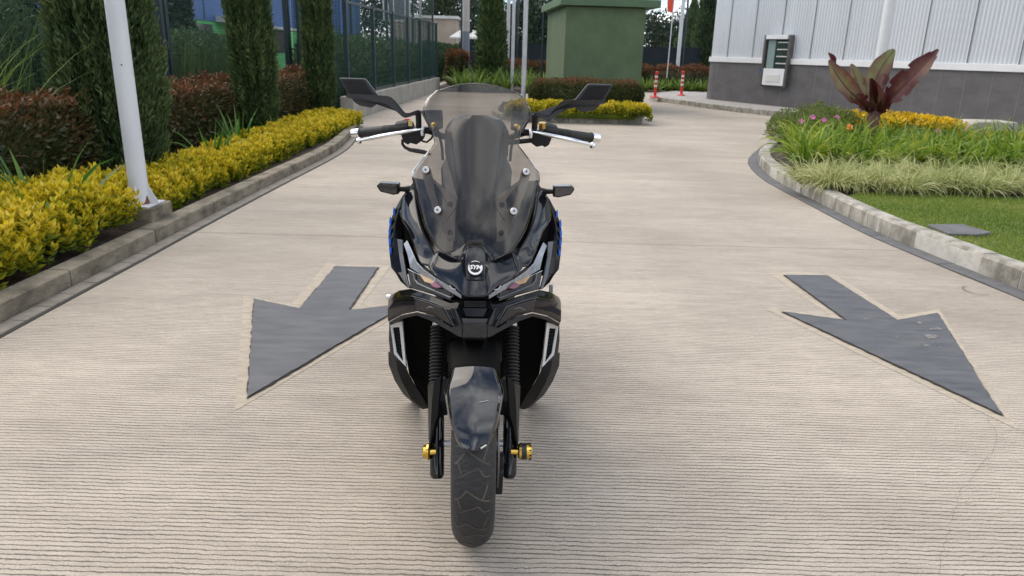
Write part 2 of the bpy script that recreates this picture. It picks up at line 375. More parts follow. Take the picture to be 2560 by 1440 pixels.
# painted arrows with their bands of smooth concrete
def arrow(px, label, patches=()):
    pts = [G(x, y) for x, y in px]; c = sum(pts, Vector()) / len(pts)
    def grow(P, d):
        n = len(P); out = []
        area = sum(P[i].x * P[(i + 1) % n].y - P[(i + 1) % n].x * P[i].y for i in range(n)); s = 1 if area > 0 else -1
        for i in range(n):
            a, b, e = P[i - 1], P[i], P[(i + 1) % n]
            d1 = (b - a).normalized(); d2 = (e - b).normalized(); n1 = Vector((d1.y, -d1.x, 0)) * s; n2 = Vector((d2.y, -d2.x, 0)) * s
            m = (n1 + n2); m = m.normalized() if m.length > .1 else n1; k = d / max(m.dot(n1), .92); out.append(b + m * k)
        return out
    bd = [p + Vector((random.uniform(-.015, .015), random.uniform(-.015, .015), 0)) for p in grow(pts, .095)]
    sheet('smooth_concrete_band', bd, .0015, M_smooth)
    t = thing('road_arrow', label, 'road arrow', (c.x, c.y, 0))
    def rough_edge(P, amp, z):
        o = []
        for i in range(len(P)):
            a, b = P[i], P[(i + 1) % len(P)]; k = max(2, int((b - a).length / .03))
            for j in range(k):
                q = a.lerp(b, j / k); o.append(q + Vector((random.uniform(-amp, amp), random.uniform(-amp, amp), z)))
        return o
    mb = MB(); mb.prism(rough_edge(grow(pts, .008), .0045, .0055), (0, 0, .002)); mb.build('paint_edge', M_paintedge, t)
    mb = MB(); mb.prism(rough_edge(pts, .003, .008), (0, 0, .003)); mb.build('paint', M_paint, t)
    if patches:
        for (x, y, w_, h_) in patches:
            mb = MB(); q = []
            for k in range(14):
                a = 2 * math.pi * k / 14; rr = random.uniform(.35, 1.2); q.append(G(x + math.cos(a) * w_ * rr, y + math.sin(a) * h_ * rr) + Vector((0, 0, .0125)))
            mb.add(q, [tuple(range(14))]); mb.build('worn_patch', M_worn, t)
arrow([(839.6, 668.8), (944.4, 671.8), (871.7, 779.7), (1018, 762.6), (619, 998), (635.8, 751), (749.5, 775)], 'dark grey painted road arrow beside the left of the scooter, pointing down left')
arrow([(1961, 690.5), (2067.7, 692), (2243.5, 804.5), (2343.5, 786.3), (2501, 1039.4), (1957, 783), (2117, 804.5)], 'dark grey painted road arrow with light scuff marks, right of the scooter',
      [(2330, 848, 22, 7), (2338, 828, 14, 4), (2298, 811, 10, 4), (2315, 870, 12, 4), (2240, 848, 9, 3), (2165, 803, 16, 2.5), (2350, 874, 5, 2), (2210, 807, 8, 1.5)])
# cracks and marks in the slab
def crack(pts, wd):
    mb = MB(); P = [G(*p) + Vector((0, 0, .009)) for p in pts]; Q = []
    for a, b in zip(P, P[1:]):
        k = max(2, int((b - a).length / .02)); Q += [a.lerp(b, j / k) + Vector((random.uniform(-.006, .006), random.uniform(-.004, .004), 0)) for j in range(k)]
    Q.append(P[-1])
    for a, b in zip(Q, Q[1:]):
        d = (b - a).normalized(); nn = Vector((d.y, -d.x, 0)) * wd * random.uniform(.4, 1); mb.add([a - nn, a + nn, b + nn, b - nn], [(0, 1, 2, 3)])
    o = mb.build('pavement_crack', M_gap); o['kind'] = 'structure'
crack([(2478, 1040), (2466, 1056), (2486, 1075), (2489, 1092), (2484, 1120), (2468, 1150), (2400, 1235), (2370, 1330), (2350, 1400), (2345, 1440)], .0005)
mb = MB()
for rr in (.062, .070):
    c = G(2440, 728)
    P = [c + Vector((math.cos(a) * rr, math.sin(a) * rr * 1.25, .006)) for a in np.linspace(1.7, 5.2, 40)]
    for a, b in zip(P, P[1:]):
        d = (b - a).normalized(); nn = Vector((d.y, -d.x, 0)) * .0013; mb.add([a - nn, a + nn, b + nn, b - nn], [(0, 1, 2, 3)])
mb.build('tyre_scuff', M_gap)['kind'] = 'structure'
# concrete cover in the lawn
c = [G(x, y, .12) for x, y in ((2317, 567), (2405, 566), (2478, 587), (2440, 593), (2370, 590))]
mb = MB(); mb.prism([p - Vector((0, 0, .01)) for p in c], (0, 0, .03)); setp(mb.build('concrete_slab', M_paverD, bevel=.004), 'flat grey concrete slab sunk in the lawn behind the right kerb', 'concrete slab')

ORD = ['first','second','third','fourth','fifth','sixth','seventh','eighth','ninth','tenth','eleventh','twelfth']
# ================================================================ FOLIAGE
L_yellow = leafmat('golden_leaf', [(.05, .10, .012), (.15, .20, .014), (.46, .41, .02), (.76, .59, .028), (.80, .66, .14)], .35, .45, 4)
L_red = leafmat('red_tip_leaf', [(.016, .030, .010), (.042, .056, .017), (.085, .066, .026), (.14, .070, .030), (.27, .080, .040)], .25, .45, 4)
L_cyp = leafmat('cypress_leaf', [(.018, .040, .018), (.045, .085, .032), (.095, .145, .050), (.17, .21, .08)], .3, .6, 3)
L_strap = leafmat('strap_leaf', [(.03, .10, .015), (.06, .17, .02), (.12, .24, .04)], .35, .35, 3)
L_dark = leafmat('dark_leaf', [(.020, .045, .020), (.055, .105, .04), (.12, .18, .07)], .2, .6, 1.2)  # dark green leaves of the clipped hedges
L_day = leafmat('daylily_leaf', [(.045, .10, .01), (.12, .22, .02), (.25, .36, .035), (.46, .46, .07)], .4, .4, 2)
L_var = leafmat('variegated_leaf', [(.12, .18, .04), (.30, .36, .11), (.52, .52, .24), (.72, .68, .42)], .35, .5, 2)
L_grass = leafmat('grass_blade', [(.08, .15, .02), (.16, .25, .035), (.26, .32, .06), (.36, .33, .11)], .3, .6, 1.5)
L_fern = leafmat('fern_leaf', [(.05, .10, .02), (.13, .22, .04), (.28, .36, .07)], .35, .5, 1)
L_az = leafmat('azalea_leaf', [(.05, .08, .02), (.12, .18, .04), (.22, .28, .07), (.24, .16, .10)], .3, .5, 3)
L_tree = leafmat('tree_leaf', [(.010, .022, .010), (.022, .040, .018), (.040, .062, .028)], .15, .7, .5)
M_bark = pm('bark', (.07, .05, .035), (.13, .10, .075), 20, .9, bump=.8)
M_petal = pm('pink_petal', (.62, .09, .36), (.75, .2, .5), 30, .5)
M_orange = pm('orange_petal', (.8, .25, .03), None, rough=.5)
M_gold = pm('yellow_petal', (.72, .47, .01), (.85, .6, .02), 30, .5)

def boxsurf(n, x0, x1, y0, y1, z0, z1, inset=.12, bump=.08, nsc=3, seed=0):
    """random points in the outer shell of a rounded block, with outward directions"""
    dx_, dy_, dz_ = x1 - x0, y1 - y0, z1 - z0
    ar = np.array([dx_ * dy_, dx_ * dz_, dx_ * dz_, dy_ * dz_, dy_ * dz_]); f = RNG.choice(5, n, p=ar / ar.sum())
    u, v = RNG.uniform(-1, 1, (2, n)); P = np.zeros((n, 3)); D = np.zeros((n, 3))
    sets = [((0, 0, 1), 2), ((0, -1, 0), 1), ((0, 1, 0), 1), ((-1, 0, 0), 0), ((1, 0, 0), 0)]
    for k, (d, ax) in enumerate(sets):
        q = f == k; P[q, ax] = d[ax]; oth = [a for a in range(3) if a != ax]; P[q, oth[0]] = u[q]; P[q, oth[1]] = v[q]; D[q] = d
    hx, hy, hz = dx_ / 2, dy_ / 2, dz_ / 2; hh = np.array([hx, hy, hz]); rr = min(hx, hy, hz) * .8
    Q = P * hh; inn = np.clip(Q, -(hh - rr), hh - rr); out = Q - inn; nn = norm(out + 1e-9); Q = inn + nn * rr
    Q += nn * (nz(Q + [x0, y0, 0], nsc, seed) * bump + (nz(Q + [x0, y0, 0], nsc * 3.1, seed + 3) * bump * .5))[:, None] - nn * (RNG.uniform(0, 1, n) ** 1.6 * inset)[:, None]
    Q += [(x0 + x1) / 2, (y0 + y1) / 2, (z0 + z1) / 2]; Q[:, 2] = np.maximum(Q[:, 2], z0 * .98 + .005); return Q, nn
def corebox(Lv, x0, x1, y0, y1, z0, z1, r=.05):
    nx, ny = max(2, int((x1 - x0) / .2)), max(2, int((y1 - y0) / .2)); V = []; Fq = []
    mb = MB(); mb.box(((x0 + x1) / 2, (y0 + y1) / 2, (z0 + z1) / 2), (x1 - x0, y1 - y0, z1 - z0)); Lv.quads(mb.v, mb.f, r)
def hedge(name, label, cat, x0, x1, y0, y1, z0, z1, n, ln, wd, mat, rnd=None, bump=.08, inset=.14, upw=.5, group=None, seed=0, nsc=3, core=.16, shoots=0):
    Lv = Leaves()
    if shoots:
        X = RNG.uniform(x0 + .06, x1 - .03, shoots); Yv = RNG.uniform(y0 + .05, y1 - .05, shoots); hh = RNG.uniform(.02, .16, shoots) ** 1.1; T = norm(np.stack([RNG.normal(0, .25, shoots), RNG.normal(0, .25, shoots), np.ones(shoots)], 1))
        for k in range(9):
            a = RNG.uniform(0, 6.28, shoots); base = np.stack([X, Yv, np.full(shoots, z1 - .05)], 1) + T * (hh * k / 8)[:, None]
            Lv.leaves(base, np.stack([np.cos(a), np.sin(a), RNG.uniform(.2, 1.2, shoots)], 1), ln * 1.1, wd * .9, .2, np.clip(RNG.uniform(.35, .8, shoots) + .25 * k / 8, 0, 1))
    P, D = boxsurf(n, x0, x1, y0, y1, z0, z1, inset, bump, nsc, seed)
    dd = D + np.array([[0, 0, upw]]) + RNG.normal(size=(n, 3)) * .55
    Lv.leaves(P, dd, ln, wd, .22, None if rnd is None else rnd(P))
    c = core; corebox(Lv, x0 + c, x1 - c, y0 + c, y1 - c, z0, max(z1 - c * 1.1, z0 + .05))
    return setp(Lv.build(name, mat), label, cat, group)
def stalks(name, label, cat, x0, x1, y0, y1, z0, z1, n, mat, nst, group=None, ln=.055, wd=.026, whorl=9, seed=0, gapfn=None):
    """low shrub border built from leafy shoots standing close together, each ending in a rosette"""
    Lv = Leaves(); X = RNG.uniform(x0, x1, nst); Y = RNG.uniform(y0, y1, nst); Z = np.zeros(nst)
    e = np.minimum(np.minimum(X - x0, x1 - X) / .12, 1)
    Z = z0 + (z1 - z0) * (.52 + .48 * np.clip(e, 0, 1) ** .6) * (1 + .22 * nz(np.stack([X, Y, Z], 1), 6, seed)) + RNG.uniform(-.07, .06, nst)
    tilt = np.stack([np.where(X > (x0 + x1) / 2, .5, -.4) * (1 - np.clip(e, 0, 1)), np.zeros(nst), np.ones(nst)], 1) + RNG.normal(size=(nst, 3)) * .16
    tilt = norm(tilt)
    for k in range(whorl * 3):
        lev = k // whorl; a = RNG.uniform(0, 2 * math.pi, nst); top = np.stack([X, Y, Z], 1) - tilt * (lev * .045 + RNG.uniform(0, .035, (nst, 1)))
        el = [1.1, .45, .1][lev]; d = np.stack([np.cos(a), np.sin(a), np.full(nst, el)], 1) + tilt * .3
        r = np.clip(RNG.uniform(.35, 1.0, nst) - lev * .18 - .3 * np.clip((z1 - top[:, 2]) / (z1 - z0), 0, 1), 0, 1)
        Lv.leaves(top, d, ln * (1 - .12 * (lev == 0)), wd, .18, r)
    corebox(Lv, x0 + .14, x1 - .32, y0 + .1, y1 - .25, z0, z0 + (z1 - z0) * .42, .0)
    return setp(Lv.build(name, mat), label, cat, group)
# golden border along the left kerb (two runs, the lamp post's block between them)
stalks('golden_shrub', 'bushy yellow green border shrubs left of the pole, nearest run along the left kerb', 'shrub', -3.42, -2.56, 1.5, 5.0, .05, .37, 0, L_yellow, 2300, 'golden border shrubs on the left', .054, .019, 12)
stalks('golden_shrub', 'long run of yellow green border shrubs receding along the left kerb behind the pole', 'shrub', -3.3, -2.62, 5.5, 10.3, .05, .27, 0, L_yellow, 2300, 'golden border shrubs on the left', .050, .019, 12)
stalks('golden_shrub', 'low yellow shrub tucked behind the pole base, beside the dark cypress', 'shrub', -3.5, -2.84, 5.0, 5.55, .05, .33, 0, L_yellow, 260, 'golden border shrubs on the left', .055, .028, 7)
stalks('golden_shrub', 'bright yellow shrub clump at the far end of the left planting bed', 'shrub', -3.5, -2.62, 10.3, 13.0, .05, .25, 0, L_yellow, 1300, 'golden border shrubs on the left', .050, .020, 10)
def redr(z1, h=.25, base=.0):
    return lambda P: np.clip(RNG.uniform(.0, .62, len(P)) + np.clip((P[:, 2] - (z1 - h)) / h, 0, 1) * .45 + base, 0, 1)
for k, (x0, x1, y0, y1, z1, n, lb) in enumerate([
    (-4.7, -3.4, 3.6, 6.3, .86, 17000, 'dark reddish brown hedge left of the biggest cypress'),
    (-4.6, -3.62, 6.8, 10.0, .80, 19000, 'red tipped hedge between the biggest cypress and the second cypress'),
    (-4.6, -3.55, 10.3, 13.2, .84, 16000, 'red tipped hedge between the second and third cypress'),
    (-4.3, -3.35, 13.4, 14.2, .90, 3500, 'small red tipped hedge end just right of the third cypress')]):
    hedge('red_tip_hedge', lb, 'hedge', x0, x1, y0, y1, .05, z1, n, .055, .024, L_red, redr(z1, .16, -.02), .045, .14, .4, 'red tipped hedges on the left', k, shoots=int(260 * (y1 - y0) / 2.5))
def cypress(nm, label, x, y, rad, h, n, mat=L_cyp, z0=.05, group='columnar cypresses', seed=0, ln=.11, taper=3.0, bulge=.0):
    t = thing(nm, label, 'cypress tree', (x, y, z0), group)
    mb = MB(); mb.tube([(x, y, z0), (x + .01, y, z0 + h * .5), (x, y, z0 + h * .93)], [rad * .22, rad * .13, .01], 10); mb.build('trunk', M_bark, t, smooth=40)
    Lv = Leaves(); a = RNG.uniform(0, 2 * math.pi, n); zz = RNG.uniform(0, 1, n) ** 1.0
    prof = np.clip(1 - zz ** taper, 0.03, 1) * np.clip(.72 + zz * 3, 0, 1)
    q = np.stack([np.cos(a) * 1.6, np.sin(a) * 1.6, zz * h * 1.1], 1)
    lob = 1 + .12 * nz(q, 1.6, seed) + .12 * nz(q * [1, 1, .7], 5.0, seed + 5) + .08 * nz(q * [1.5, 1.5, .5], 11.0, seed + 9)
    r = rad * prof * lob * (1 - .30 * RNG.uniform(0, 1, n) ** 2)
    stray = RNG.uniform(0, 1, n) < .07; r = r * np.where(stray, RNG.uniform(1.02, 1.16, n), 1)
    P = np.stack([x + np.cos(a) * r, y + np.sin(a) * r, z0 + .05 + zz * h], 1)
    D = np.stack([np.cos(a) * .42, np.sin(a) * .42, np.ones(n)], 1) + RNG.normal(size=(n, 3)) * .34
    # sprays coloured lighter where the lobes swell outwards, darker in the hollows between
    rn = np.clip(RNG.uniform(.05, .75, n) + .26 * nz(q * [1, 1, .7], 5.0, seed + 5) + .22 * nz(q * [1.5, 1.5, .5], 11.0, seed + 9) + .12, 0, 1)
    Lv.leaves(P, D, ln, ln * .24, .3, rn)
    k = 14; V = []; Fq = []
    for i in range(12):
        zc = i / 11; rr = rad * .66 * max(1 - zc ** taper, .02) * min(.72 + zc * 3, 1)
        V += [(x + math.cos(2 * math.pi * j / k) * rr, y + math.sin(2 * math.pi * j / k) * rr, z0 + .08 + zc * h * .97) for j in range(k)]
    Fq = [(i * k + j, i * k + (j + 1) % k, (i + 1) * k + (j + 1) % k, (i + 1) * k + j) for i in range(11) for j in range(k)]
    Lv.quads(V, Fq, 0.0); Lv.build('crown', mat, t); return t
cypress('cypress', 'widest dark cypress with loose edges, directly behind the leaning white pole', A(280, 250, 6.55).x, 6.55, .405, 3.6, 75000, seed=1, ln=.066)
cypress('cypress', 'second dark green cypress, between the two red tipped hedges', A(630, 150, 10.1).x, 10.1, .265, 3.9, 45000, seed=2, ln=.072)
cypress('cypress', 'slim cypress nearest the far end of the left planting bed', A(796, 150, 13.3).x, 13.3, .24, 4.2, 34000, seed=3, ln=.082)
def strap(x, y, label, n=26, ln=.5, wd=.035, z0=.05, mat=L_strap, name='strap_leaf_plant', cat='plant', group='green strap leaved plants', droop=.55, spread=.55, k=5):
    Lv = Leaves(); a = RNG.uniform(0, 2 * math.pi, n); sp = RNG.uniform(.15, 1, n) * spread
    P = np.stack([x + np.cos(a) * .04, y + np.sin(a) * .04, np.full(n, z0)], 1); D = np.stack([np.cos(a) * sp, np.sin(a) * sp, np.ones(n)], 1)
    Lv.blades(P, D, ln, wd, droop, k); o = Lv.build(name, mat); o.data.shade_smooth(); return setp(o, label, cat, group)
for (px, py, zz, lb, n, ln) in [(98, 505, .34, 'broad green strap leaved plant at the left edge behind the golden shrubs', 24, .70),
        (535, 418, .1, 'green strap leaved plant poking above the golden shrubs, right of the pole', 30, .52), (600, 385, .1, 'green strap leaved plant in front of the second cypress', 34, .55),
        (688, 355, .1, 'smaller strap leaved plant right of the second cypress trunk', 18, .42), (395, 440, .1, 'low strap leaved plant just right of the white pole', 12, .40)]:
    p = G(px, py, zz); strap(p.x, p.y, lb, n, ln, .050 if px < 100 else .038, spread=.95 if px < 100 else .6, droop=.8)

# ================================================================ LEFT FENCES AND BACKGROUND
M_post = pm('dark_blue_green_paint', (.012, .028, .034), (.018, .038, .045), 10, .45)
M_wire = pm('green_wire', (.008, .045, .038), None, rough=.5)
def fence_run(name, label, x0, y0, x1, y1, z0, z1, posts, pw=.06, hs=.06, vs=.055, wr=.0022, rails=(), post_h=None, double=False, group=None, mat_w=None):
    t = thing(name, label, 'fence', (x0, y0, z0), group); a = Vector((x0, y0, 0)); b = Vector((x1, y1, 0)); Ln = (b - a).length; d = (b - a) / Ln; nrm = Vector((-d.y, d.x, 0))
    ang = math.atan2(d.y, d.x); mb = MB(); zc = (z0 + z1) / 2
    for i in range(int(Ln / vs) + 1):
        p = a + d * min(i * vs, Ln); mb.box((p.x, p.y, zc), (wr * 2, wr * 2, z1 - z0), ang)
    for i in range(int((z1 - z0) / hs) + 1):
        p = (a + b) / 2 + nrm * wr * 2.2; mb.box((p.x, p.y, z0 + i * hs), (Ln, wr * 2, wr * 2), ang)
    mb.build('wire_mesh', mat_w or M_wire, t)
    for s in posts:
        p = a + d * s; mb = MB(); ph = post_h or z1 + .05
        if double:
            for k in (-1, 1):
                q = p + d * k * pw * .36; mb.box((q.x, q.y, (z0 + ph) / 2), (pw * .42, .07, ph - z0), ang)
                q2 = p + d * k * pw * .36 + nrm * .045; mb.box((q2.x, q2.y, (z0 + ph) / 2), (pw * .16, .03, ph - z0 - .02), ang)
            for zz in (z0 + .25, z0 + 1.25, ph - .2): mb.box((p.x, p.y, zz), (pw * .34, .066, .06), ang)
        else: mb.box((p.x, p.y, (z0 + ph) / 2), (pw, pw, ph - z0), ang)
        mb.build('fence_post', M_post, t, bevel=.004)
    for zz in rails:
        mb = MB(); p = (a + b) / 2; mb.box((p.x, p.y, zz), (Ln, .04, .045), ang); mb.build('fence_rail', M_post, t)
    return t
fence_run('mesh_fence', 'tall green wire mesh fence with broad double posts behind the left cypresses', -5.0, 2.0, -5.0, 17.2, .05, 2.7, [6.38, 9.0, 14.9], .21, .05, .045, .0018, (), 2.75, True)
# low wall and court fence beyond it
w0 = G(885, 300); w1 = G(1100, 226)
M_wall = pm('rendered_wall', (.26, .25, .225), (.36, .345, .31), 3, .85, bump=.3)
d_ = (w1 - w0).normalized(); wn = Vector((-d_.y, d_.x, 0)); mb = MB()
mb.prism([w0, w1, w1 + wn * .25, w0 + wn * .25], (0, 0, .42)); setp(mb.build('low_wall', M_wall, bevel=.01), 'low pale concrete wall under the dark green court fence', 'wall')
f0 = w0 + wn * .12; f1 = w1 + wn * .12; Lf = (f1 - f0).length
fence_run('court_fence', 'dark green court fence with many posts standing on the low wall', f0.x, f0.y, f1.x, f1.y, .42, 2.1, [.1, Lf * .2, Lf * .38, Lf * .55, Lf * .72, Lf * .86, Lf], .075, .10, .075, .0026, (.46, 2.1), 2.14)
fence_run('mesh_fence', 'short wire mesh panel joining the tall left fence to the court fence', -5.0, 17.3, f0.x - .1, f0.y + .2, .05, 2.5, [.9], .07, .06, .05, .003)
# far mesh of the court, parallel behind
fence_run('court_fence', 'second court fence with tall thin posts seen through the nearer court fence', f0.x - 1.6, 17, f1.x - .9, 33, .1, 3.4, [0, 4, 8, 12, 16], .07, .12, .10, .003, (3.4,), 4.4)
# vegetation behind the tall fence
hedge('clipped_hedge', 'dark clipped hedge seen through the left wire fence', 'hedge', -6.7, -5.5, 3.0, 9.6, 0, 1.62, 20000, .09, .04, L_dark, None, .14, .25, .5, None, 11, 2)
hedge('clipped_hedge', 'dark green hedge behind the fence between the second and third posts', 'hedge', -6.9, -5.6, 9.8, 16.5, 0, 1.50, 15000, .09, .04, L_dark, None, .14, .25, .5, None, 12, 2)
hedge('clipped_hedge', 'dark hedge standing behind the dark green court fence', 'hedge', -5.1, -3.75, 17, 30, 0, 1.45, 15000, .10, .05, L_dark, None, .18, .25, .5, None, 13, 2)
n = 1500; Lv = Leaves(); P = np.stack([RNG.uniform(-5.5, -5.15, n), RNG.uniform(6.9, 15, n), np.full(n, .05)], 1)
Lv.blades(P, np.stack([RNG.normal(0, .10, n), RNG.normal(0, .10, n), np.ones(n)], 1), 1.25, .018, .18, 4)
setp(Lv.build('bamboo_grass', leafmat('reed', [(.03, .06, .015), (.07, .12, .03), (.13, .17, .05)], .3)), 'upright green reeds growing along the back of the tall wire fence', 'grass', kind='stuff')
n = 420; Lv = Leaves(); P = np.stack([RNG.uniform(-4.9, -4.1, n), RNG.uniform(4.5, 6.3, n), np.full(n, .2)], 1)
Lv.blades(P, np.stack([RNG.normal(0, .4, n), RNG.normal(0, .4, n), np.ones(n)], 1), 1.4, .012, .7, 6)
setp(Lv.build('tall_grass', L_fern), 'thin arching green grass tuft at the far left in front of the fence', 'grass')

# white pole on its concrete block
M_white = pm('white_pole_paint', (.54, .56, .60), (.62, .64, .67), 3, .4, stretch=(1, 1, .3))
M_rust = pm('rust', (.13, .05, .025), (.25, .11, .05), 30, .9, bump=.6)
pb = G(352, 512, .20); r_ = .063
t = thing('lamp_post', 'thick white pole with rusty foot, on a concrete block by the left kerb', 'pole', (pb.x, pb.y, 0))
mb = MB(); mb.box((pb.x + .01, pb.y + .03, .10), (.25, .32, .20)); mb.build('concrete_base', M_kerbL, t, bevel=.012)
mb = MB(); mb.box((pb.x, pb.y + .01, .206), (.22, .26, .012)); mb.build('base_plate', M_white, t, bevel=.002)
mb = MB(); mb.tube([(pb.x, pb.y, .21), (pb.x, pb.y, 2.5), (pb.x, pb.y, 5.5)], [.063, .060, .050], 40); mb.build('pole', M_white, t, smooth=40)
for a in (R(0), R(90), R(180), R(270)):
    mb = MB(); u = Vector((math.cos(a + R(8)), math.sin(a + R(8)), 0)); s = Vector((-u.y, u.x, 0)) * .004; o_ = Vector((pb.x, pb.y, 0)) - s
    mb.prism([o_ + u * .055 + Vector((0, 0, .213)), o_ + u * .125 + Vector((0, 0, .213)), o_ + u * .120 + Vector((0, 0, .225)), o_ + u * .063 + Vector((0, 0, .345)), o_ + u * .055 + Vector((0, 0, .345))], s * 2); mb.build('gusset_plate', M_white, t)
mb = MB()
for q in range(2):
    a0 = R(-20); pts = [Vector((pb.x + math.cos(a0 + k * .12) * (.0640), pb.y + math.sin(a0 + k * .12) * .0640, 0)) for k in range(-5, 5)]
    up_ = [p + Vector((0, 0, .215 + .055 * math.exp(-((k - 5.5) / 2.2) ** 2) + random.uniform(0, .006))) for k, p in enumerate(pts)]; dn = [p + Vector((0, 0, .2125)) for p in pts]
    m_ = len(pts); mb.add(dn + up_, [(k, k + 1, m_ + k + 1, m_ + k) for k in range(m_ - 1)]); break
mb.build('rust_stain', M_rust, t)
mb = MB(); mb.ball(A(304, 162, pb.y - .060), .005, 8); mb.build('bolt_hole', M_gap, t)

# blue warehouse far left
M_blue = pm('blue_cladding', (.035, .11, .33), (.045, .13, .38), 1, .5)
M_bgreen = pm('green_cladding', (.09, .42, .13), (.13, .52, .17), 1, .6)
M_offwhite = pm('off_white_wall', (.5, .5, .48), (.62, .62, .6), 1, .7)
M_dkglass = pm('dark_glass', (.02, .03, .035), None, rough=.08)
t = thing('warehouse', 'long blue clad building with green lower wall beyond the left fence', 'building', (-12.5, 30, 0))
mb = MB(); mb.box((-17, 44, 3.5), (9, 36, 2.6)); mb.build('upper_wall', M_blue, t)
mb = MB(); mb.box((-17, 44, 1.1), (8.9, 35.8, 2.2)); mb.build('lower_wall', M_bgreen, t)
mb = MB(); mb.box((-16.9, 44, 4.87), (9.4, 36.4, .14)); mb.build('roof', M_offwhite, t)
mb = MB(); mb.box((-12.2, 38, 2.1), (1.6, 9, .12)); mb.box((-12.4, 33.6, 2.3), (1.2, 2.5, .25)); mb.build('canopy', M_offwhite, t)
for yy_ in (31, 35, 41, 47, 53): mb = MB(); mb.box((-12.52, yy_, 1.5), (.08, 1.8, 1.1)); mb.build('window', M_dkglass, t, bevel=.01)
for k in range(17): mb = MB() if k == 0 else mb; mb.box((-12.49, 27 + k * 2.1, 3.5), (.03, .05, 2.5))
mb.build('cladding_joint', pm('joint_blue', (.015, .045, .14), None, rough=.5), t)
# beige building and white parasols beyond the courts
M_beige = pm('beige_block', (.30, .25, .20), (.38, .32, .26), .8, .85)
t = thing('beige_building', 'low beige building with white roof edge behind the court fence', 'building', (-7, 62, 0))
a1 = A(975, 75, 60); a2 = A(1140, 75, 60)
mb = MB(); mb.box(((a1.x + a2.x) / 2, 63, 1.8), (a2.x - a1.x, 6, 3.6)); mb.build('wall', M_beige, t)
mb = MB(); mb.box(((a1.x + a2.x) / 2, 63, 3.68), (a2.x - a1.x + .3, 6.3, .2)); mb.build('roof', M_offwhite, t)
for px, lb in ((1150, 'left'), (1187, 'right')):
    c = A(px, 86, 45); t = thing('garden_parasol', 'white pointed parasol roof %s of the far pale concrete pole' % lb, 'parasol', (c.x, 45, 0), 'white parasols beyond the courts')
    mb = MB(); q = [(c.x + a * .56, 45 + b * .56, z) for z in (2.02,) for a, b in ((-1, -1), (1, -1), (1, 1), (-1, 1))] + [(c.x, 45, 2.42)] + [(c.x + a * .56, 45 + b * .56, 1.94) for a, b in ((-1, -1), (1, -1), (1, 1), (-1, 1))]
    mb.add(q, [(0, 1, 4), (1, 2, 4), (2, 3, 4), (3, 0, 4), (0, 5, 6, 1), (1, 6, 7, 2), (2, 7, 8, 3), (3, 8, 5, 0)]); mb.build('canopy', M_offwhite, t)
    mb = MB(); mb.tube([(c.x, 45, 0), (c.x, 45, 2.4)], .025, 8); mb.build('parasol_pole', M_white, t)
# basketball frame
M_steel = pm('galvanised', (.42, .44, .46), (.5, .52, .54), 6, .45, metal=.3)
c = A(992, 30, 33); t = thing('basketball_hoop', 'white framed basketball backboard above the court fence', 'basketball hoop', (c.x, 33, 0))
mb = MB(); mb.box((c.x, 33, 3.1), (1.05, .03, 1.25)); mb.build('backboard', pm('clear_board', (.10, .13, .15), None, rough=.15), t)
mb = MB()
for dx_, dz_, w_, h_ in ((-.55, 3.1, .06, 1.4), (.55, 3.1, .06, 1.4), (0, 2.43, 1.3, .07), (0, 3.8, 1.2, .06), (-.12, 3.1, .04, 1.3), (.35, 3.1, .04, 1.3)): mb.box((c.x + dx_, 32.97, dz_), (w_, .05, h_))
mb.tube([(c.x - .5, 32.9, 4.2), (c.x - .3, 32.6, 2.9), (c.x - .3, 32.6, 2.45)], .035, 8); mb.build('frame', pm('board_white', (.6, .6, .6), None), t)
mb = MB(); mb.tube([(c.x + .95, 33.3, 0), (c.x + .95, 33.3, 4.6)], .05, 8); mb.tube([(c.x + .95, 33.3, 3.0), (c.x, 33.05, 3.3)], .035, 8); mb.build('support_pole', M_steel, t)

# navy cloth fence across the back
M_cloth = pm('navy_cloth', (.006, .012, .017), (.010, .019, .026), 2, .8)
t = thing('screened_fence', 'dark navy cloth covered fence with tall mesh above, across the far side', 'fence', (-2.5, 33, 0))
mb = MB(); mb.box((7, 33.05, .85), (19, .02, 1.6)); mb.build('cloth_screen', M_cloth, t)
mb = MB()
for i in range(150): mb.box((-2.5 + i * .127, 33, 2.9), (.008, .008, 2.6))
for i in range(18): mb.box((7, 33, 1.7 + i * .15), (19, .008, .008))
mb.build('wire_mesh', M_wire, t)
for i in range(9): mb = MB(); mb.tube([(-2.4 + i * 2.35, 32.95, 0), (-2.4 + i * 2.35, 32.95, 4.4)], .045, 8); mb.build('fence_post', M_post, t)
for k, (x0, x1, y0, z1, n, lb) in enumerate([(-2.55, -1.75, 27.3, 1.28, 2600, 'rounded reddish shrub at the end of the low wall'), (-1.3, 1.3, 30.0, .98, 4500, 'far dull red hedge in front of the navy fence, left of the green building'),
    (4.6, 9.5, 30.0, .90, 6500, 'far dull red hedge in front of the navy fence, right of the green building')]):
    hedge('red_tip_hedge', lb, 'hedge', x0, x1, y0, y0 + .9, 0, z1, n, .10, .05, L_red, redr(z1, .5, .12), .1, .2, .4, 'far red hedges', 20 + k)
hedge('clipped_hedge', 'dark green hedge below the beige building, behind the far reddish shrub', 'hedge', -4.6, -2.0, 34, 35, 0, 1.5, 3500, .16, .08, L_dark, None, .12, .2, .4, None, 15, 1)
for k in range(16):
    x = -1.9 + (k % 8) * .55 + random.uniform(-.15, .15); y = 25.6 + (k // 8) * 1.3 + random.uniform(-.2, .2)
    strap(x, y, 'fern in the far bed, %s from the left in its %s row' % (ORD[k % 8], ['front', 'back'][k // 8]), 60, .85, .06, 0, L_fern, 'fern', 'fern', 'ferns in the far bed', .9, 1.1, 4)
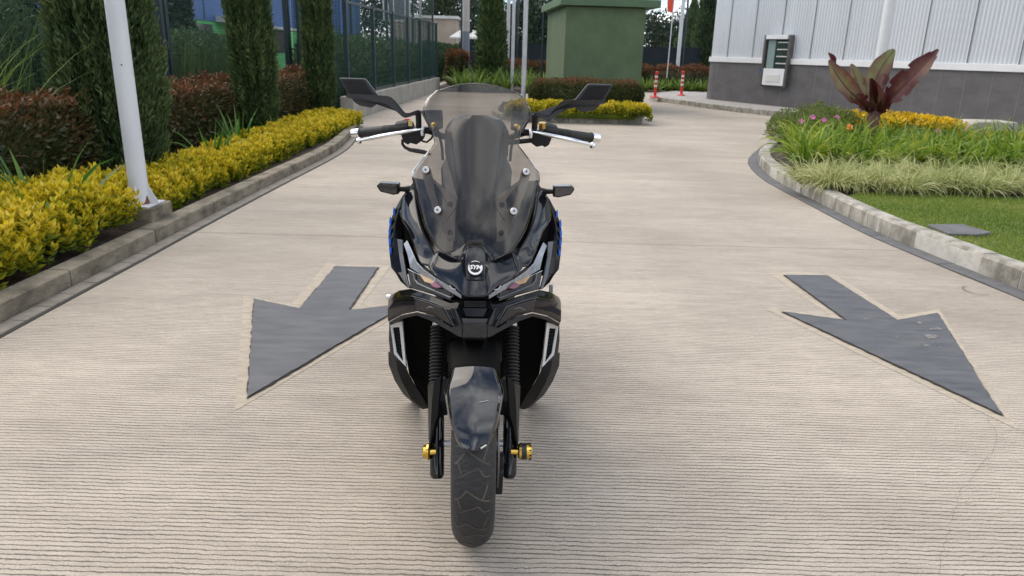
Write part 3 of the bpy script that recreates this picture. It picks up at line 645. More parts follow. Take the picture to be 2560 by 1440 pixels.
for k in range(12):
    x = 4.4 + k * .42; y = 28.6 + random.uniform(-.3, .3)
    strap(x, y, 'low green plant right of the green building, %s from the left by the far hedge' % ORD[k], 50, .6, .06, 0, L_fern, 'fern', 'fern', 'low plants by the far fence', .9, 1.1, 4)
sheet('planting_bed', [(-2.9, 25), (3, 25), (3, 29), (4.0, 29), (4.0, 28.1), (10, 28.1), (10, 33), (-2.9, 33)], .02, M_soil)
cypress('cypress', 'tall tapering cypress between the far pale pole and the thin flagpoles', A(1230, 100, 27).x, 27, .47, 4.3, 14000, seed=5, ln=.22, taper=2.2)
for px, y, rad, h, lb in ((1768, 33.5, .52, 6, 'tall dark cypress against the left end of the corrugated building'), (1728, 48, 1.0, 4.3, 'pointed dark conifer left of the cypress at the corrugated building')):
    cypress('cypress', lb, A(px, 100, y).x, y, rad, h, 12000, seed=int(px), ln=.26, taper=1.8)

def pole(px, pytop, y, r, ztop, label, mat=M_steel, cat='pole', name='flagpole', group=None, lean=0):
    c = A(px, pytop, y); mb = MB(); mb.tube([(c.x, y, 0), (c.x, y, ztop)], [r, r * .9], 16); o = mb.build(name, mat, smooth=40); return setp(o, label, cat, group), c
c = A(1165, 90, 30); t = thing('concrete_pole', 'thick far concrete pole, pale above and grey painted below, among the ferns', 'pole', (c.x, 30, 0))
mb = MB(); mb.tube([(c.x, 30, 0), (c.x, 30, 2.0)], [.15, .142], 20); mb.build('painted_base', pm('pole_grey', (.17, .19, .24), None, rough=.6), t, smooth=40)
mb = MB(); mb.tube([(c.x, 30, 2.001), (c.x, 30, 7)], [.139, .115], 20); mb.build('shaft', pm('pole_concrete', (.40, .37, .35), (.48, .45, .43), 4, .8), t, smooth=40)
pole(1312, 120, 15.6, .048, 6, 'nearest grey metal pole rising from the hedge island left of the green building')
pole(1283, 90, 25.5, .055, 7, 'middle grey pole standing beside the pale thin pole, left of the green building')
pole(1271, 60, 31.5, .07, 7, 'pale far pole just left of the middle grey pole', pm('pale_pole', (.5, .5, .5), None))
pc = A(1699, 110, 31); t = thing('street_lamp', 'white street lamp post with angled arms, behind the two red bollards', 'street lamp', (pc.x, 31, 0))
mb = MB(); mb.tube([(pc.x, 31, 0), (pc.x, 31, 7)], [.075, .06], 14); mb.build('pole', M_white, t, smooth=40)
mb = MB(); mb.tube([(pc.x, 31, 2.35), (pc.x - .12, 31, 2.72), (pc.x - .38, 31, 2.86), (pc.x + .45, 31, 3.7)], .022, 8); mb.build('arm', M_white, t, smooth=60)
fc = A(1677, 20, 29); t = thing('feather_flag', 'small orange red banner on a thin white pole between green building and lamp post', 'flag', (fc.x, 29, 0))
mb = MB(); mb.tube([(fc.x + .07, 29, .5), (fc.x + .1, 29, 4)], .018, 8); mb.build('flag_pole', M_white, t)
mb = MB(); mb.prism([Vector((fc.x - .12, 29, 2.86)), Vector((fc.x + .07, 29, 2.80)), Vector((fc.x + .12, 29, 4.2)), Vector((fc.x - .05, 29, 4.2)), Vector((fc.x - .14, 29, 3.2))], (0, .01, 0)); mb.build('banner', pm('banner_red', (.65, .08, .04), None, rough=.7), t)

# ================================================================ GREEN BUILDING AND ITS ISLAND
M_greenw = pm('green_render', (.078, .118, .058), (.098, .146, .075), 2.5, .75, bump=1.0, bscale=26)
M_roofg = pm('green_slab', (.075, .13, .07), (.09, .155, .085), 4, .75, bump=.4, bscale=30)
FY = 18.0; gl = A(1412, 110, FY); gr = A(1612, 110, FY); bl = A(1367, 110, 21.3); dvec = Vector((bl.x - gl.x, 21.3 - FY, 0)); ang = math.atan2(gr.x - gl.x, 0)
g0 = Vector((gl.x, FY, 0)); g1 = Vector((gr.x, FY + .15, 0)); g2 = g1 + dvec; g3 = g0 + dvec
t = thing('green_building', 'small windowless dark green rendered building with overhanging slab roof', 'building', (gl.x, FY, 0))
mb = MB(); mb.prism([g0, g1, g2, g3], (0, 0, 2.33)); mb.build('wall', M_greenw, t, bevel=.02)
ex_ = (g1 - g0).normalized(); ey_ = dvec.normalized(); z_ = Vector((0, 0, 2.335))
mb = MB(); mb.prism([g0 - ex_ * .16 - ey_ * .14 + z_, g1 + ex_ * .3 - ey_ * .14 + z_, g2 + ex_ * .3 + ey_ * .2 + z_, g3 - ex_ * .16 + ey_ * .2 + z_], (0, 0, .17)); mb.build('roof', M_roofg, t, bevel=.012)
mb = MB(); mb.tube([(g3.x - .12, g3.y - .4, 2.33), (g3.x - .12, g3.y - .4, .0)], .03, 8); mb.build('downpipe', M_post, t)
k0 = G(1248, 303); k1 = G(1627, 312)
KI = [(k0.x - .1, k0.y + 4.5), (k0.x - .25, k0.y + .8), (k0.x + .2, k0.y), (k1.x - .35, k1.y), (k1.x + .02, k1.y + .35), (k1.x + .1, 19.5), (k1.x - .2, 22)]
KIs = smoothpath(KI, 3); mb = MB(); blocks(mb, KIs[::-1], .5, .01, 0, .13, -.02, .12, cham=.012)
mb.build('kerb', M_kerbR)['kind'] = 'structure'
sheet('island_ground', offs([tuple(p[:2]) for p in resample(KIs, .2)], -.1), .09, M_soil)
hx0 = A(1325, 240, 15.3).x; hx1 = A(1613, 240, 15.3).x
hedge('box_hedge', 'clipped red topped hedge in front of the green building', 'hedge', hx0, hx1, 15.25, 16.3, .1, .76, 17000, .055, .028, leafmat('hedge_leaf', [(.03, .045, .012), (.06, .085, .025), (.10, .11, .04), (.19, .085, .045), (.32, .10, .06)], .3), redr(.76, .12, -.08), .05, .12, .4, None, 31)
stalks('golden_shrub', 'low yellow flower row at the foot of the clipped hedge by the green building', 'shrub', A(1262, 280, 14.8).x, hx1 + .06, 14.62, 15.15, .1, .34, 0, L_yellow, 900, None, .06, .03, 6)

# ================================================================ RIGHT BUILDING
p1 = G(1790, 249, .13); p2 = G(2510, 323, .13); wd_ = (p2 - p1).normalized(); wn_ = Vector((wd_.y, -wd_.x, 0))     # wn_ faces the road
if wn_.y > 0: wn_ = -wn_
def W(px, py):
    d = ray(px, py); o = Vector((0, 0, H)); tt = (p1 - o).dot(wn_) / d.dot(wn_); q = o + d * tt; return (q - p1).dot(wd_), q.z
def Wp(s, z, off=0): return p1 + wd_ * s + wn_ * off + Vector((0, 0, z - .13))
M_corr = pm('white_corrugated', (.50, .53, .56), (.57, .60, .63), 1.5, .4, stretch=(1, 1, .15))
M_tile = pm('grey_stone_tile', (.085, .082, .086), (.120, .116, .120), 2.2, .6, bump=.5, bscale=14, stretch=(1, 1, 2))
M_trim = pm('white_trim', (.66, .67, .68), (.74, .75, .76), 3, .4)
M_joint = pm('tile_joint', (.20, .20, .20), None, rough=.8); M_seam = pm('cladding_seam', (.07, .08, .09), None)
M_grey = pm('grey_aluminium', (.10, .095, .088), (.15, .14, .13), 8, .45, metal=.4)
s_end = 15.0; s0 = W(1768, 200)[0]; zd = 1.17
t = thing('kiosk_building', 'white corrugated building with grey tiled base and white ledge on the right', 'building', tuple(p1))
# plan of the wall: straight, then rounding away at its left end
plan = [Wp(s_end, .13)] + [Wp(0, .13)]; rad_ = 1.1
for k in range(1, 9):
    a = R(90) * k / 8; plan.append(Wp(0 - rad_ * math.sin(a), .13) - wn_ * rad_ * (1 - math.cos(a)))
plan.append(plan[-1] - wn_ * 6)
cumul = resample(plan, .045)
def ribbed(mb, pts, z0, z1, pitch, dep, off0):
    V = []; nP = len(pts)
    for i, p in enumerate(pts):
        a = pts[max(i - 1, 0)]; b = pts[min(i + 1, nP - 1)]; d = (b - a).normalized(); nn = Vector((d.y, -d.x, 0))
        if nn.dot(wn_) < -.2: nn = -nn
        if i and nn.dot(pn) < 0: nn = -nn
        pn = nn; q = p + nn * (off0 + (dep if (i // 1) % 4 in (0, 1) else 0)); V += [(q.x, q.y, z0), (q.x, q.y, z1)]
    mb.add(V, [(2 * i, 2 * i + 2, 2 * i + 3, 2 * i + 1) for i in range(nP - 1)])
fine = resample(plan, .0215)
mb = MB(); ribbed(mb, fine, zd + .08, 6.0, .09, .015, .0); mb.build('corrugated_wall', M_corr, t)
def strip(mb, pts, z0, z1, off, th):
    V = []; pn = None
    for i, p in enumerate(pts):
        a = pts[max(i - 1, 0)]; b = pts[min(i + 1, len(pts) - 1)]; d = (b - a).normalized(); nn = Vector((d.y, -d.x, 0))
        if pn is None: nn = nn if nn.dot(wn_) > 0 else -nn
        elif nn.dot(pn) < 0: nn = -nn
        pn = nn; o_ = p + nn * off; i_ = p + nn * (off - th); V += [(o_.x, o_.y, z0), (o_.x, o_.y, z1), (i_.x, i_.y, z1), (i_.x, i_.y, z0)]
    n_ = len(pts); mb.add(V, [(4 * i + k, 4 * i + (k + 1) % 4, 4 * i + 4 + (k + 1) % 4, 4 * i + 4 + k) for i in range(n_ - 1) for k in range(4)] + [(0, 1, 2, 3), (4 * n_ - 1, 4 * n_ - 2, 4 * n_ - 3, 4 * n_ - 4)])
pl2 = resample(plan, .3)
mb = MB(); strip(mb, pl2, .0, zd, .045, .2); mb.build('tiled_base', M_tile, t)
mb = MB(); strip(mb, pl2, zd + .001, zd + .135, .085, .2); mb.build('ledge', M_trim, t, bevel=.006)
mb = MB()
for k in range(28):
    q = Wp(-.2 + k * .55, .6, .0465); mb.box((q.x, q.y, (zd + .13) / 2), (.007, .004, zd - .14), math.atan2(wd_.y, wd_.x))
mb.build('tile_joint', M_joint, t)
mb = MB()
for k in range(14):
    q = Wp(.3 + k * 1.02, 3, .0235); mb.box((q.x, q.y, 3.6), (.012, .01, 4.6), math.atan2(wd_.y, wd_.x))
mb.build('cladding_seam', M_seam, t)
mb = MB(); bk = [Wp(s_end, .13), Wp(-.2, .13) - wn_ * 1.3, Wp(-.9, .13) - wn_ * 7, Wp(s_end, .13) - wn_ * 7]; mb.prism([Vector((p.x, p.y, 6.0)) for p in bk], (0, 0, .1)); mb.build('roof', M_trim, t)
# service window
(sa, za), (sb, zb) = W(1914, 88), W(1990, 217); (sa2, _), (sb2, _) = W(1914, 200), W(1985, 200)
wz1 = W(1950, 88)[1]; wz0 = W(1945, 217)[1]; sm = W(1950, 150)[0]; hw = .43; wa = math.atan2(wd_.y, wd_.x); zs = W(1945, 172)[1]
def wbox(nm, ds, z0, z1, wdt, off, dep, mat, bev=.004, par=t):
    q = Wp(sm + ds, 0, off); mb = MB(); mb.box((q.x, q.y, (z0 + z1) / 2), (wdt, dep, z1 - z0), wa); return mb.build(nm, mat, par, bevel=bev)
wf = wbox('window_frame', -hw, wz0, wz1, .07, .11, .13, M_grey); wbox('window_frame', hw, wz0, wz1, .07, .11, .13, M_grey)
wbox('window_head', 0, wz1 - .1, wz1 + .002, 2 * hw - .102, .13, .15, M_trim)
wbox('service_shelf', 0, wz0 + .03, zs, 2 * hw - .104, .095, .15, M_trim, .012)
wbox('service_shelf_panel', .0, wz0 + .12, zs - .14, .5, .176, .012, M_offwhite, .004)
gl_ = wbox('window_pane', 0, zs + .002, wz1 - .102, 2 * hw - .104, .10, .02, pm('teal_glass', (.025, .04, .04), (.05, .08, .075), 2, .06))
for k in range(5): wbox('window_shelf', .20, zs + .12 + k * .17, zs + .145 + k * .17, .40, .125, .03, M_offwhite, .002)
wbox('window_curtain', -.22, zs + .01, wz1 - .12, .26, .118, .012, pm('pale_blind', (.20, .28, .27), None))
q = W(1908, 178); qq = Wp(q[0], q[1], .06); mb = MB(); mb.box(qq, (.13, .02, .14), wa); sg = mb.build('wall_sign', pm('blue_sign', (.02, .05, .22), None, rough=.4), None, bevel=.003)
setp(sg, 'tiny blue sign on the grey tiled base beside the service window', 'sign')
# pavement in front of the building
KS = [G(1958, 293), G(1895, 287), G(1780, 273), G(1690, 260), G(1632, 253), G(1620, 246), G(1650, 240), G(1700, 236)]
fr = G(1958, 293); KS = [(fr.x + 9, fr.y - 2.0), (fr.x + 4, fr.y - .9)] + [(p.x, p.y) for p in KS]
KSs = smoothpath(KS, 2); mb = MB(); blocks(mb, KSs, .6, .012, 0, .15, -.02, .13, cham=.012); mb.build('kerb', M_kerbR)['kind'] = 'structure'
inn = offs([tuple(p[:2]) for p in resample(KSs, .4)], .12)
sheet('pavement', inn + [tuple((plan[-1])[:2]), (20, 30), (20, fr.y - 3)], .122, M_pave)
# bollards
def bollard(px, py, label):
    p = G(px, py, .13); t = thing('bollard', label, 'bollard', tuple(p), 'red and white plastic bollards'); x, y = p.x, p.y
    mb = MB(); mb.lathe((x, y, .122), (0, 0, 1), [(0, .13), (.025, .125), (.04, .06), (.06, .045)], 20); mb.build('foot', M_bred, t, smooth=40)
    mb = MB(); mb.lathe((x, y, .18), (0, 0, 1), [(0, .042), (.60, .038), (.63, .045), (.67, .045), (.68, .03)], 20); mb.build('post', M_bred, t, smooth=40)
    mb = MB()
    for z in (.42, .55, .68): mb.lathe((x, y, z), (0, 0, 1), [(0, .0445), (.06, .0440)], 20)
    mb.build('reflective_band', M_bwh, t, smooth=40)
M_bred = pm('bollard_red', (.62, .03, .035), (.7, .05, .05), 6, .4); M_bwh = pm('bollard_white', (.75, .75, .75), None, rough=.35)
bollard(1637, 243, 'red and white bollard, the left one, at the rounded pavement end'); bollard(1703, 238, 'red and white bollard, the right one, nearer the street lamp and corrugated building')

# ================================================================ RIGHT ISLAND PLANTING
inn = offs(isl, .22)
def xleft(y):
    best = min(inn, key=lambda p: abs(p[1] - y) + (0 if p[0] < 14 else 50)); return best[0]
yk = 0; names = []
for row, (off_, n_) in enumerate([(0, 9), (.42, 9)]):
    for k in range(n_):
        px = 2075 + k * 62 + row * 20; py = 478 + k * 1.6 - row * 24 + random.uniform(-4, 4); p = G(px, py, .1)
        strap(p.x, p.y, 'cream striped grass clump, %s from the left in the %s row by the lawn' % (ORD[k], ['front', 'back'][row]), 300, .35, .010, .11, L_var, 'striped_grass_clump', 'plant', 'cream striped grass clumps', 1.5, 1.6, 5)
for k in range(2):
    p = G(2010 + k * 40, 462 + k * 8, .1); strap(p.x, p.y, 'smaller cream striped grass clump at the kerb, %s from the island tip' % ORD[k], 200, .36, .010, .11, L_var, 'striped_grass_clump', 'plant', 'cream striped grass clumps', 1.5, 1.5, 5)
for row, (n_, py0, ln_) in enumerate([(11, 424, .46), (11, 400, .50), (11, 378, .50)]):
    for k in range(n_):
        px = 1965 + k * 60 + row * 24; py = py0 + k * 1.8 + random.uniform(-4, 4)
        if row == 0: px += 40 if k < 1 else 0
        p = G(px, py, .1); strap(p.x, p.y, 'arching green daylily clump, %s from the left in the %s row of the island' % (ORD[k], ['front', 'middle', 'back'][row]), 85, ln_ * 1.08, .032, .11, L_day, 'daylily_clump', 'plant', 'green daylily clumps', 1.35, .95, 7)
pz = [(1985, 345), (2040, 340), (2095, 338)]
def flower(mb, c, r, n=5, up=(0, -1, .6)):
    c = Vector(c); u = Vector(up).normalized(); a = u.cross(Vector((1, 0, 0))).normalized(); b = u.cross(a)
    for k in range(n):
        t0 = 2 * math.pi * k / n; d = a * math.cos(t0) + b * math.sin(t0); s = a * -math.sin(t0) + b * math.cos(t0)
        mb.add([c, c + d * r * .6 + s * r * .42 + u * r * .15, c + d * r + u * r * .05, c + d * r * .6 - s * r * .42 + u * r * .15], [(0, 1, 2, 3)])
def azalea(px0, px1, Y, z1, label, flowers, n=5000):
    a = A(px0, 320, Y).x; b = A(px1, 320, Y).x; t = thing('azalea_bush', label, 'flowering bush', (a, Y, .1), 'flowering bushes at the back of the island')
    Lv = Leaves(); P, D = boxsurf(n, a, b, Y, Y + .9, .1, z1, .2, .1, 4, Y); Lv.leaves(P, D + [[0, 0, .6]] + RNG.normal(size=(n, 3)) * .5, .05, .02, .2)
    corebox(Lv, a + .15, b - .15, Y + .15, Y + .75, .1, z1 - .18); Lv.build('foliage', L_az, t)
    for (fx, fy) in flowers: mb = MB(); flower(mb, A(fx, fy, Y - .05), .045); mb.build('flower', M_petal, t)
azalea(1968, 2120, 10.9, .47, 'bush with a pink flower at the left tip of the planted island', [(2032, 293), (2004, 303), (2060, 300)])
azalea(2300, 2430, 10.3, .33, 'bush with three pink flowers in front of the concrete bench', [(2344, 328), (2416, 328), (2459, 334), (2350, 340)])
azalea(2040, 2140, 11.9, .54, 'taller green bush with pale blossoms left of the banana plant', [(2093, 293)])
p = A(2124, 318, 9.6); mb = MB(); flower(mb, p, .05, 6); mb.tube([p, (p.x + .02, p.y, .3)], .004, 5); setp(mb.build('orange_flower', M_orange), 'single orange flower among the daylilies left of the banana plant', 'flower')
Lv = Leaves()
for (a, b, y0, y1, z0, z1, n) in ((2195, 2330, 11.3, 12.6, .34, .50, 2400), (2330, 2422, 10.8, 12.0, .35, .52, 1500), (2470, 2760, 10.1, 10.9, .2, .38, 1500)):
    xa, xb = A(a, 310, y0).x, A(b, 330, y0).x; P = np.stack([RNG.uniform(xa, xb, n), RNG.uniform(y0, y1, n), RNG.uniform(z0, z1, n)], 1); P[:, 2] += nz(P, 5) * .04
    Lv.leaves(P, RNG.normal(size=(n, 3)) + [[0, 0, 1]], .045, .045, .1, RNG.uniform(.5, 1, n))
    P2 = P.copy(); P2[:, 2] -= RNG.uniform(.03, .3, n); Lv.leaves(P2, RNG.normal(size=(n, 3)) + [[0, 0, 1]], .08, .03, .1, RNG.uniform(0, .3, n)); corebox(Lv, xa + .1, xb - .1, y0 + .1, y1 - .1, .1, z0)
setp(Lv.build('yellow_flower_bed', leafmat('marigold', [(.05, .09, .015), (.10, .14, .02), (.70, .45, .01), (.85, .60, .02)], .3, .5, 1)), 'mass of small yellow blossoms along the back of the island', 'flower bed', kind='stuff')
# lawn blades
def inpoly(P, poly):
    x, y = P[:, 0], P[:, 1]; c = np.zeros(len(P), bool); n = len(poly); j = n - 1
    for i in range(n):
        xi, yi = poly[i][:2]; xj, yj = poly[j][:2]
        if yi != yj:
            q = ((yi > y) != (yj > y)) & (x < (xj - xi) * (y - yi) / (yj - yi) + xi); c ^= q
        j = i
    return c
lp = lawn_pts + [tuple(G(2150, 484, .11)[:2]), tuple(G(2560, 497, .11)[:2]), (9, G(2560, 497, .11).y), (9, 3)]
P = np.stack([RNG.uniform(2.0, 7, 150000), RNG.uniform(3.2, 8.2, 150000), np.full(150000, .11)], 1); P = P[inpoly(P, lp)]; n = len(P)
D = np.stack([RNG.normal(0, .5, n), RNG.normal(0, .5, n), np.ones(n)], 1)
Lv = Leaves(); Lv.leaves(P, D, .030, .006, .1, np.clip(RNG.uniform(0, .7, n) + .3 * nz(P, 1.5), 0, 1)); setp(Lv.build('grass', L_grass), 'short green lawn grass inside the right kerb', 'grass', kind='stuff')
# banana plant: every leaf follows its own midrib
def leafmesh(base, mid, tip, w_, tw, fold=.3, torn=0, k=16, cup=.12):
    base, mid, tip = Vector(base), Vector(mid), Vector(tip); V = []; Fq = []; rn = []
    for i in range(k + 1):
        t_ = i / k; c = base.lerp(mid, t_).lerp(mid.lerp(tip, t_), t_); d = ((mid - base) * (1 - t_) + (tip - mid) * t_).normalized()
        s = d.cross(Vector((math.sin(tw), -math.cos(tw), 0))).normalized(); n_ = s.cross(d)
        ww = w_ * (math.sin(math.pi * min(1, max(t_ * .93 + .055, 0))) ** .62) * (.5 + .5 * min(1, t_ * 3.2))
        for j in range(-3, 4):
            x = j / 3; rag = 1 + (random.uniform(-.12, .05) if abs(j) == 3 else 0)
            V.append(c + s * ww * x * rag + n_ * (ww * fold * abs(x) + cup * ww * math.sin(t_ * 9 + x * 2) * abs(x)))
    for i in range(k):
        for j in range(6):
            if torn and j in (0, 5) and (i * 7 + j) % 5 == 0: continue
            a = i * 7 + j; Fq.append((a, a + 1, a + 8, a + 7))
    rib = [base.lerp(mid, i / k).lerp(mid.lerp(tip, i / k), i / k) for i in range(k + 1)]
    return V, Fq, rib
def bananamat():
    m, n, l, b = nmat('banana_leaf')
    t = n.new('ShaderNodeTexCoord'); x = n.new('ShaderNodeTexNoise'); x.inputs['Scale'].default_value = 3.5; x.inputs['Detail'].default_value = 5
    l.new(t.outputs['Object'], x.inputs[0]); uv = n.new('ShaderNodeAttribute'); uv.attribute_name = 'rnd'
    ad_ = n.new('ShaderNodeMath'); ad_.operation = 'ADD'; l.new(x.outputs[0], ad_.inputs[0]); l.new(uv.outputs['Fac'], ad_.inputs[1])
    r = n.new('ShaderNodeValToRGB'); e = r.color_ramp.elements; e[0].position = .45; e[0].color = (.20, .23, .085, 1); e[1].position = 1.2; e[1].color = (.085, .018, .022, 1)
    e.new(.72).color = (.17, .075, .055, 1); l.new(ad_.outputs[0], r.inputs[0])
    wv = n.new('ShaderNodeTexNoise'); wv.inputs['Scale'].default_value = 60; l.new(t.outputs['Object'], wv.inputs[0])
    bp = n.new('ShaderNodeBump'); bp.inputs['Strength'].default_value = .5; bp.inputs['Distance'].default_value = .01; l.new(wv.outputs[0], bp.inputs['Height']); l.new(bp.outputs[0], b.inputs['Normal'])
    l.new(r.outputs[0], b.inputs['Base Color']); b.inputs['Roughness'].default_value = .38
    tr = n.new('ShaderNodeBsdfTranslucent'); l.new(r.outputs[0], tr.inputs[0]); ms = n.new('ShaderNodeMixShader'); ms.inputs[0].default_value = .4
    l.new(b.outputs[0], ms.inputs[1]); l.new(tr.outputs[0], ms.inputs[2]); l.new(ms.outputs[0], n['Material Output'].inputs[0]); return m
M_ban = bananamat(); M_banstem = pm('banana_stem', (.07, .015, .02), (.16, .06, .05), 8, .4); BY = 10.3
bb = A(2180, 300, BY); t = thing('banana_plant', 'red leaved banana plant with big upright torn leaves in the right island', 'plant', (bb.x, BY, .1))
mb = MB(); mb.tube([(bb.x, BY, .1), (bb.x + .01, BY, .5), (bb.x + .03, BY, .85), (bb.x + .06, BY, 1.15)], [.10, .085, .062, .03], 16); mb.build('stem', M_banstem, t, smooth=50)
def B(px, py, dy=0): return A(px, py, BY + dy)
for (b_, m_, t_, w_, tw, fold, torn, rb) in [
    (B(2170, 262), B(2110, 230, -.1), B(2072, 150, -.15), .135, .35, .25, 0, .05), (B(2165, 250), B(2140, 205, .1), B(2128, 160, .15), .10, .1, .3, 0, .05),
    (B(2180, 255), B(2178, 190, .1), B(2236, 124, .1), .15, -.35, .2, 0, .0), (B(2210, 262), B(2250, 225, -.15), B(2346, 124, -.2), .16, -.8, .6, 1, .28),
    (B(2178, 280), B(2172, 240, -.25), B(2180, 196, -.3), .07, .2, 1.0, 0, .5), (B(2190, 285), B(2200, 240, -.2), B(2176, 195, -.3), .09, -.4, .9, 0, .25),
    (B(2172, 280), B(2140, 255, -.1), B(2085, 200, .1), .09, .8, .7, 1, .5), (B(2172, 275), B(2150, 255, -.2), B(2136, 238, -.25), .10, .5, .5, 1, .3),
    (B(2195, 285), B(2215, 262, -.2), B(2216, 228, -.2), .08, -.3, .7, 1, .5)]:
    V, Fq, rib = leafmesh(b_, m_, t_, w_, tw, fold, torn)
    rn = np.array([(abs((i % 7) - 3) / 3) ** 2 * .22 + rb + .3 * max(0, .4 - (i // 7) / 16) for i in range(len(V))])
    o = npmesh('leaf', np.array([tuple(v) for v in V]), np.array(Fq), 4, rn, M_ban, t, True)
    mb = MB(); mb.tube(rib, [.013 * (1 - .75 * i / len(rib)) for i in range(len(rib))], 6); mb.build('midrib', M_banstem, o)
V, Fq, rib = leafmesh(B(2084, 168), B(2080, 160, -.05), B(2070, 132, -.1), .06, .9, .8, 0, 8)
npmesh('leaf', np.array([tuple(v) for v in V]), np.array(Fq), 4, np.full(len(V), .5), M_ban, t, True)
# pole behind the banana, bench
c = A(2214, 70, 12.2); t = thing('white_pole', 'tall smooth white pole rising behind the red banana plant', 'pole', (c.x, 12.2, .1))
mb = MB(); mb.tube([(c.x, 12.2, .75), (c.x, 12.2, 6)], [.075, .073], 24); mb.build('shaft', M_trim, t, smooth=40)
mb = MB(); mb.tube([(c.x, 12.2, .1), (c.x, 12.2, .76)], [.05, .05], 16); mb.build('pole_foot', pm('dark_green_paint', (.015, .06, .045), None, rough=.4), t, smooth=40)
M_bench = pm('bench_concrete', (.33, .31, .26), (.46, .44, .38), 6, .8, bump=.4)
b0 = A(2432, 303, 11.3); b1 = A(2550, 305, 11.3); zt = b0.z; mb = MB(); q = []
for a, b_ in ((b0.x, 1), ): pass
xa, xb = b0.x, b1.x; arch = [(xa + (xb - xa) * (.34 + .2 * math.cos(R(180 - k * 18))), .14 + .17 * math.sin(R(k * 18))) for k in range(11)]
poly = [(xa - .05, .14)] + [(xa + .02, zt - .04), (xa + .09, zt), (xb - .03, zt), (xb, zt - .04), (xb + .01, .14)] + [p for p in arch[::-1]]
mb.prism([Vector((x, 11.3, z)) for x, z in poly], (0, .45, 0)); setp(mb.build('concrete_bench', M_bench, bevel=.02), 'pale concrete bench block with an arched opening near the grey tiled wall', 'bench')

# ================================================================ FAR TREES
def tree(x, y, r, h, n, label, seed, ln=.22, mat=L_tree, trunk=.16, z0=1.4, group='trees beyond the courts'):
    t = thing('tree', label, 'tree', (x, y, 0), group); mb = MB(); mb.tube([(x, y, 0), (x + .1, y, h * .45), (x, y, h * .9)], [trunk, trunk * .6, .02], 8)
    rs = np.random.default_rng(seed)
    for k in range(9):
        a = rs.uniform(0, 6.28); zb = h * rs.uniform(.2, .6); e_ = Vector((x + math.cos(a) * r * .8, y + math.sin(a) * r * .8, zb + h * .18)); mb.tube([(x + .05, y, zb), (x + (e_.x - x) * .5, y + (e_.y - y) * .5, zb + h * .12), e_], [trunk * .4, trunk * .25, .01], 6)
    mb.build('trunk', M_bark, t, smooth=40)
    ncl = 60; C = rs.normal(size=(ncl, 3)); C /= np.linalg.norm(C, axis=1)[:, None]; C *= rs.uniform(.35, 1, ncl)[:, None] ** .5
    C = C * [r, r, (h - z0) / 2] + [x, y, (h + z0) / 2]; idx = rs.integers(0, ncl, n); P = C[idx] + rs.normal(size=(n, 3)) * r * .15
    Lv = Leaves(); Lv.leaves(P, rs.normal(size=(n, 3)) + [[0, 0, -.2]], ln, ln * .5, .2); Lv.build('crown', mat, t); return t
k = 0
for (px, y, r, h, n, lb) in [(60, 17, 2.2, 4.5, 7000, 'dark leafy tree at the far left behind the wire fence'), (330, 22, 1.1, 5.5, 4000, 'dark tree beyond the fence behind the widest cypress'),
    (450, 26, .45, 3.6, 1800, 'small dark tree beyond the fence, left of the blue building'), (880, 78, 6.0, 11, 7000, 'dark tree rising above the blue roof'), (1000, 76, 5.5, 12, 7000, 'dark tree behind the basketball board'),
    (1075, 72, 4.2, 11, 6000, 'dark loose tree with bright sky gaps above the beige building'), (1135, 66, 2.6, 7.5, 4200, 'round dark tree left of the far pale pole'), (1192, 74, 2.4, 5.6, 3600, 'lower dark tree behind the parasols'),
    (1330, 40, 1.7, 4.0, 5000, 'dense dark tree left of the green building roof'), (1385, 38, 1.4, 3.8, 4000, 'dark tree hugging the left side of the green building'),
    (1640, 62, 3.0, 4.3, 4500, 'rounded far tree just right of the green building'), (1715, 70, 2.8, 4.6, 4500, 'far bushy tree behind the street lamp')]:
    k += 1; tree(A(px, 80, y).x, y, r, h, n, lb, k, .16 + y * .0022, z0=.8)
t = thing('brick_house', 'tiny far reddish house between the green building and the street lamp', 'house', (A(1675, 80, 120).x, 120, 0)); hx = A(1675, 80, 120).x
mb = MB(); mb.box((hx, 122, 1.9), (3.2, 4, 3.8)); mb.build('wall', pm('brick_red', (.18, .09, .06), None, rough=.9), t)
mb = MB(); mb.prism([Vector((hx - 1.9, 119.8, 3.8)), Vector((hx + 1.9, 119.8, 3.8)), Vector((hx, 119.8, 4.6))], (0, 4.4, 0)); mb.build('roof', pm('roof_brown', (.12, .07, .05), None, rough=.9), t)
# trees behind the photographer: they show only as reflections
for k in range(9):
    x = -24 + k * 6 + random.uniform(-1.5, 1.5); tree(x, -24 + random.uniform(-3, 3), 3.4, random.uniform(7, 12), 4000, 'tree behind the camera, %s from the left' % ORD[k], 90 + k, .3, group='trees behind the camera')
# ================================================================ SCOOTER
CL = -.0522      # the scooter stands turned 3 degrees, its centre plane runs through x = CL * y
def X0(z, y=1.95): return CL * y
def SP(s, y, Y):
    """scooter point: s = half width in photo pixels at depth Y, y = photo row, Y = distance"""
    vp = y - 720 + 2.3; t = vp / F; z = H + Y * (-st - t * ct) / (ct - t * st); D = Y * ct + (H - z) * st
    return Vector((s * D / F, Y, z))
def wx(p, side=1): return Vector((X0(p.z, p.y) + side * p.x, p.y + side * p.x * -CL, p.z))
M_blk = pm('gloss_black_paint', (.006, .007, .010), (.009, .010, .014), 3, .045, spec=.55)
M_blk2 = pm('gloss_black_plastic', (.007, .007, .008), None, rough=.18, spec=.35)
M_cowl = pm('cowl_gloss_black', (.006, .006, .008), (.008, .008, .010), 3, .07, spec=.22)
M_mat = pm('matte_black_plastic', (.016, .016, .018), (.023, .023, .024), 6, .48, bump=.25, bscale=500, spec=.3)
M_arm = pm('satin_black', (.020, .021, .025), (.027, .028, .032), 8, .38, bump=.15, bscale=600)
